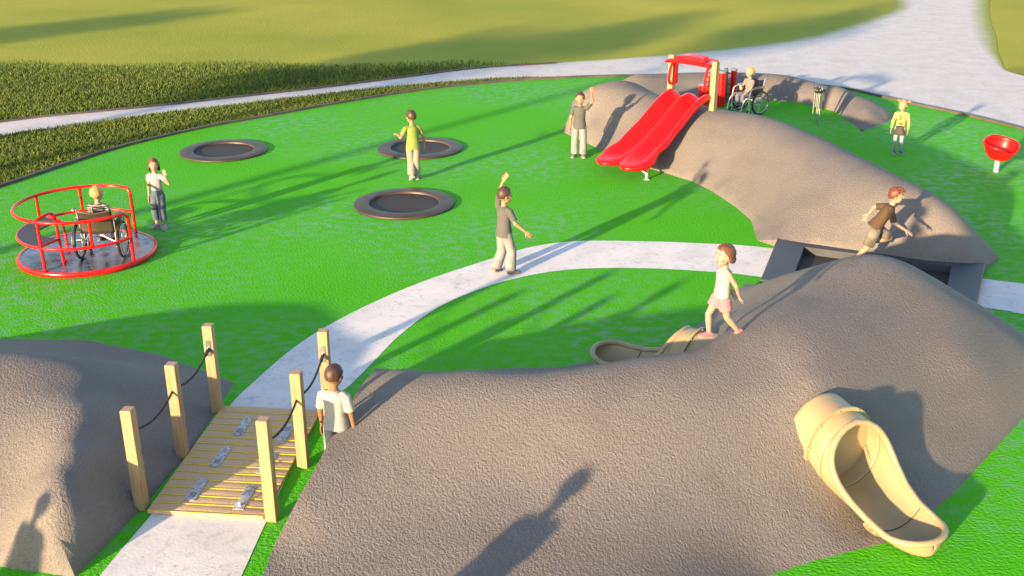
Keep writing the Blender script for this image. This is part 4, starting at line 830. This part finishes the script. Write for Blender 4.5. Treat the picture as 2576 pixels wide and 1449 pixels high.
# girl waving beside the merry-go-round
person('girl in a white tee and cropped jeans waving beside the red merry-go-round', 1.25, G0(407, 573), 255, dict(head=(-32, -4), armR=(D(60, -82), D(10, -84)), armL=(D(-80, -40), D(20, 68)), palmL=V(0, 1, 0), handL=D(-30, 75), curlL=12, legR=(D(25, -84), D(190, -87)), legL=(D(-25, -83), D(170, -87)), footR=(20, 0), footL=(-24, 0)), SK_L,
       dict(col=(.17, .045, .022), thick=1.09, drop=.13, dropq=.55, back=100, side=92, temple=70, front=50, puff=.02), dict(shirt=LAV_T, hem=-.06, loose=1.03, sleeve=.55, lmat=JEAN_B, leg=1.62, w=(.082, .066, .070), lname='cropped_jeans', shoe=SH_P, sole=SH_W))
# boy in green running towards the far trampoline
person('boy in a lime green tee and cream trousers running with his back to the viewer', 1.40, G0(1042, 452), 108, dict(torso=V(0, .10, 1), twist=-8, head=(-20, 0), armR=(D(70, -62), D(35, -76)), armL=(D(-120, -50), D(-5, 5)), curlL=70, legR=(D(-12, -82), D(175, -88)), legL=(D(25, -76), D(190, -58)), footR=(0, 0), footL=(0, 34)), SK_T,
       short_dark, dict(shirt=GREEN_T, hem=-.20, sleeve=.70, lmat=CREAM, leg=1.94, w=(.077, .072, .080), shoe=SH_W, headsize=1.03))
# boy waving with his back to the viewer
person('boy in a grey tee waving on the pale path, seen from behind', 1.40, G0(1268, 688), 40, dict(head=(20, 2), armL=(D(-40, 66), D(50, 72)), palmL=V(0, 1, .2), handL=D(60, 62), curlL=14, armR=(D(75, -60), D(45, -38)), curlR=30, legR=(D(25, -76), D(185, -86)), legL=(D(-20, -84), D(200, -70)), footR=(25, 0), footL=(-12, 12)), SK_T,
       short_dark, dict(shirt=GREY_T, hem=-.22, sleeve=.78, lmat=JEAN_P, leg=1.95, w=(.077, .074, .082), shoe=SH_G, sole=SH_W, headsize=1.03), 'boys in grey tees waving')
# boy waving, facing the viewer
person('boy in a grey tee waving and facing the viewer beside the red slide', 1.40, G0(1456, 394), 262, dict(head=(-6, 0), armL=(D(-75, 50), D(30, 74)), palmL=V(0, 1, .1), handL=D(10, 72), curlL=14, armR=(D(80, -76), D(50, -84)), curlR=35, legR=(D(60, -85), D(185, -88)), legL=(D(-60, -85), D(180, -88)), footR=(16, 0), footL=(-14, 0)), SK_T,
       short_dark, dict(shirt=GREY_T, hem=-.22, sleeve=.72, lmat=JEAN_P, leg=1.95, w=(.077, .072, .080), shoe=SH_G, sole=SH_W, headsize=1.03, smile=True), 'boys in grey tees waving')
# girl in yellow
person('small girl in a yellow top, dark skirt and pale tights near the ridge', 1.17, G0(2256, 386), 245, dict(head=(14, -4), armR=(D(80, -74), D(40, -82)), armL=(D(-80, -76), D(-30, -84)), legR=(D(30, -84), D(190, -80)), legL=(D(-10, -82), D(190, -80)), footR=(-14, 0), footL=(-30, 0)), SK_L,
       dict(col=(.50, .24, .09), thick=1.05, back=118, side=98, temple=72, front=50, pigtails=True, jag=1), dict(shirt=YEL_T, hem=-.05, loose=1.05, sleeve=1.5, lower='skirt', lmat=SKIRT, tights=TIGHTS, shoe=SH_B, laces=LACE, prints=[(.015, .66, 1.5, 'figure', BROWNP), (-.005, .25, 1.25, 'butterfly', BROWNP)], headsize=1.12))
# boy running across the frame between the mounds
q = g(2138, 668, .14)
person('boy with spiky red-brown hair in a brown tee running across the dark frame', 1.38, (q[0], q[1], .135), -6, dict(torso=V(0, .62, 1), twist=10, shift=(0, .30), head=(10, 2), armR=(D(5, -72), D(12, -28)), armL=(D(-170, -8), D(-120, -55)), curlR=12, palmR=V(-.3, 0, -1), legR=(D(178, -72), D(178, -52)), legL=(D(-4, -36), D(178, -16)), footR=(0, 38), footL=(180, 50)), SK_L,
       dict(col=(.13, .036, .013), thick=1.08, back=118, side=102, temple=80, front=56, spikes=True, jag=5, lump=.03), dict(shirt=BROWN_T, hem=-.10, sleeve=.92, lmat=CAMO, leg=.92, w=(.088, .080, .07), lname='shorts', shoe=SH_W, headsize=.98))
# girl in pink shorts on the foreground mound
q = g(1806, 866, .94); pz = hz('front', q[0], q[1])
person('girl in a white tank top and pink shorts walking on the foreground mound', 1.10, (q[0], q[1], pz + .015), 196, dict(torso=V(0, -.05, 1), head=(-4, 0), armL=(D(-172, -58), D(150, -62)), armR=(D(165, -58), D(-150, -60)), palmL=V(0, -1, 0), legR=(D(0, -62), D(178, -84)), legL=(D(176, -76), D(178, -50)), footR=(4, -4), footL=(-4, 34)), SK_L,
       dict(col=(.13, .048, .025), thick=1.10, drop=.055, dropq=.56, back=108, side=98, temple=72, front=54, puff=.04, lump=.008), dict(shirt=WHITE_T, hem=-.06, loose=1.20, sleeve=0, lmat=PINK, leg=.58, w=(.092, .090, .07), lname='shorts', shoe=SH_K, sole=SOLE_K, headsize=1.22))
# boy in white by the bridge
q = foot_q = g(840, 916, 1.31)
person('boy with a shaved head in a white tee standing beside the bridge', 1.33, (q[0] - .015, q[1] - .02, 0), 74, dict(head=(12, -4), armR=(D(75, -79), D(45, -82)), armL=(D(-80, -78), D(-20, -80)), legR=(D(40, -85), D(185, -87)), legL=(D(-50, -85), D(175, -88)), footR=(12, 0), footL=(-8, 0)), SK_D,
       buzz, dict(shirt=PALE_T, hem=-.10, sleeve=.85, lmat=JEANW, leg=1.95, w=(.077, .072, .078), shoe=SH_G, headsize=1.0))
# seated boys
SIT = dict(torso=V(0, -.10, 1), head=(0, -2), armR=(D(25, -70), D(-30, 2)), armL=(D(-12, -70), D(5, -32)), legR=(D(6, -6), D(175, -80)), legL=(D(-6, -6), D(175, -80)), footR=(6, 16), footL=(-6, 16), palmR=V(-1, 0, 0), curlR=65)
blond = dict(col=(.52, .31, .10), thick=1.08, back=114, side=96, temple=76, front=52, puff=.02, jag=3)
sitfit = dict(shirt=STRIPE, hem=-.02, loose=1.06, sleeve=.80, collar=True, lmat=JEANS2, leg=1.95, w=(.074, .058, .056), shoe=SH_D, laces=LACE, headsize=1.10)
def seated(loc, rz, label, head):
    q = np.array(loc) + rotz(rz) @ V(0, .12, 0); p = dict(SIT); p['head'] = head
    return person(label, 1.24, (q[0], q[1], loc[2]), math.degrees(rz) + 90, p, SK_L, blond, sitfit, 'boys in striped shirts sitting in wheelchairs', seat=.515)
seated(WC1, WC1R, 'blond boy in a striped shirt in the wheelchair on the merry-go-round', (18, -2))
b2, info = seated(WC2, WC2R, 'blond boy in a striped shirt in the wheelchair behind the slide mound', (14, 0))
bl = np.array(b2.location); hw_ = bl + rotz(WC2R) @ (info['wr']['R'] + V(-.03, .065, -.035))
cup = empty('paper_cup', hw_, 0, 'white paper cup held by the blond boy behind the slide mound', 'cup')
mb = MB(); mb.lathe([(.022, 0), (.032, .10), (.034, .103), (.031, .104)], seg=18, cap=(True, True)); mb.build('cup', WHITE_T, cup)
mb = MB(); mb.lathe([(.034, .104), (.035, .112), (.028, .118), (.001, .118)], seg=18, cap=(False, True)); mb.build('lid', TEETH, cup)
mb = MB(); mb.tube([(0, 0, .11), (.008, 0, .17)], .004, 6); mb.build('straw', BLACK, cup)

# ------------------------------------------------------------------ things beyond the frame whose shadows reach into it
def passer(label, x, y, h, heading):
    person(label, h, (x, y, 0), heading, dict(head=(0, 0), armR=(D(80, -86), D(30, -86)), armL=(D(-80, -86), D(-30, -86)), **STAND), SK_T, short_dark, dict(shirt=GREY_T, hem=-.2, sleeve=.7, lmat=JEAN_P, leg=1.95, w=(.077, .072, .08), shoe=SH_G))
SUN_EL, SUN_AZ = R(10.5), R(232.0)      # direction TOWARDS the sun, azimuth from +X anticlockwise
SV = V(math.cos(SUN_AZ), math.sin(SUN_AZ), 0)
p = g(1615, 1100, .55)[:2] + SV[:2] * (1.38 - .5) / math.tan(SUN_EL); passer('child watching from the path in front of the foreground mound', p[0], p[1], 1.38, 60)
p = g(185, 1215, .6)[:2] + SV[:2] * (1.35 - .6) / math.tan(SUN_EL); passer('child watching from the green in front of the left mound', p[0], p[1], 1.35, 50)
LEAF = M('leaf', (.065, .11, .025), .6, noise=(3, .35)); BARK = M('bark', (.12, .085, .06), .9, noise=(8, .3), bump=(12, .6, .03))
def tree(label, x, y, h, rad):
    t = empty('tree', (x, y, -.03), RNG.uniform(0, 6), label, 'tree', 'trees along the sunny side'); th = h - rad * 1.5
    mb = MB(); mb.tube([(0, 0, 0), (.03, .02, th * .5), (-.02, .04, th), (0, 0, h - rad * .6)], [.20, .15, .12, .05], 10)
    for k in range(7): a = k * .9 + RNG.uniform(0, .5); z = th * RNG.uniform(.85, 1.2); mb.tube([(0, 0, z), (math.cos(a) * rad * .4, math.sin(a) * rad * .4, z + rad * .35), (math.cos(a) * rad * .75, math.sin(a) * rad * .75, z + rad * .75)], [.07, .045, .02], 6)
    mb.build('trunk', BARK, t); mb = MB(); n = 4200; cl = [(RNG.normal(size=3)) for _ in range(46)]; cl = [c / np.linalg.norm(c) * rad * RNG.uniform(.35, .95) * V(1, 1, .8) for c in cl]
    for k in range(n):
        c = cl[k % 46] + RNG.normal(size=3) * rad * .17 + V(0, 0, h - rad * .85); a = unit(RNG.normal(size=3)); b = unit(np.cross(a, RNG.normal(size=3))); w = RNG.uniform(.07, .14); mb.add([c - a * w, c + b * w * .55, c + a * w, c - b * w * .55], [(0, 1, 2, 3)])
    mb.build('crown', LEAF, t, smooth=False)
for i, (px, py, zc, rad) in enumerate([(1150, 120, 5.6, 2.3), (1500, 95, 7.2, 2.0), (120, 75, 6.0, 2.4), (2050, 60, 8.0, 2.0)]):
    q = g(px, py)[:2] + SV[:2] * zc / math.tan(SUN_EL)
    tree(['broad tree on the lawn left of the playground', 'tall tree behind the broad one', 'tree farthest out on the left lawn', 'tallest tree on the left lawn'][i], q[0], q[1], zc + rad * .7, rad)

# ------------------------------------------------------------------ light, sky, camera
w = bpy.data.worlds.new('World'); SC.world = w; w.use_nodes = True; nt = w.node_tree; bg = nt.nodes['Background']
sky = nt.nodes.new('ShaderNodeTexSky'); sky.sky_type = 'NISHITA'; sky.sun_disc = False; sky.sun_elevation = SUN_EL; sky.sun_rotation = R(90) - SUN_AZ
sky.air_density = 1.0; sky.dust_density = .6; sky.ozone_density = 1.6
hs_ = nt.nodes.new('ShaderNodeHueSaturation'); hs_.inputs['Saturation'].default_value = .82; nt.links.new(sky.outputs['Color'], hs_.inputs['Color']); nt.links.new(hs_.outputs['Color'], bg.inputs['Color']); bg.inputs["Strength"].default_value = .135
ld = bpy.data.lights.new('sun', 'SUN'); ld.energy = 5.0; ld.angle = R(1.2); ld.color = (1.0, .70, .40); lo = bpy.data.objects.new('sun', ld); COL.objects.link(lo)
sd = Vector((SV[0] * math.cos(SUN_EL), SV[1] * math.cos(SUN_EL), math.sin(SUN_EL))); lo.rotation_euler = sd.to_track_quat('Z', 'Y').to_euler()
cd = bpy.data.cameras.new('camera'); co = bpy.data.objects.new('camera', cd); COL.objects.link(co); SC.camera = co
cd.sensor_width = 36; cd.lens = CAM_F / 2576 * 36; cd.clip_end = 3000; cd.clip_start = .05; co.location = (0, 0, CAM_H); co.rotation_euler = (R(90) - CAM_PITCH, 0, 0)
SC.view_settings.view_transform = 'Standard'; SC.view_settings.look = 'None'; SC.view_settings.exposure = 1.55; SC.view_settings.gamma = 1
SC.render.engine = 'CYCLES'; SC.cycles.use_denoising = True; SC.cycles.max_bounces = 6
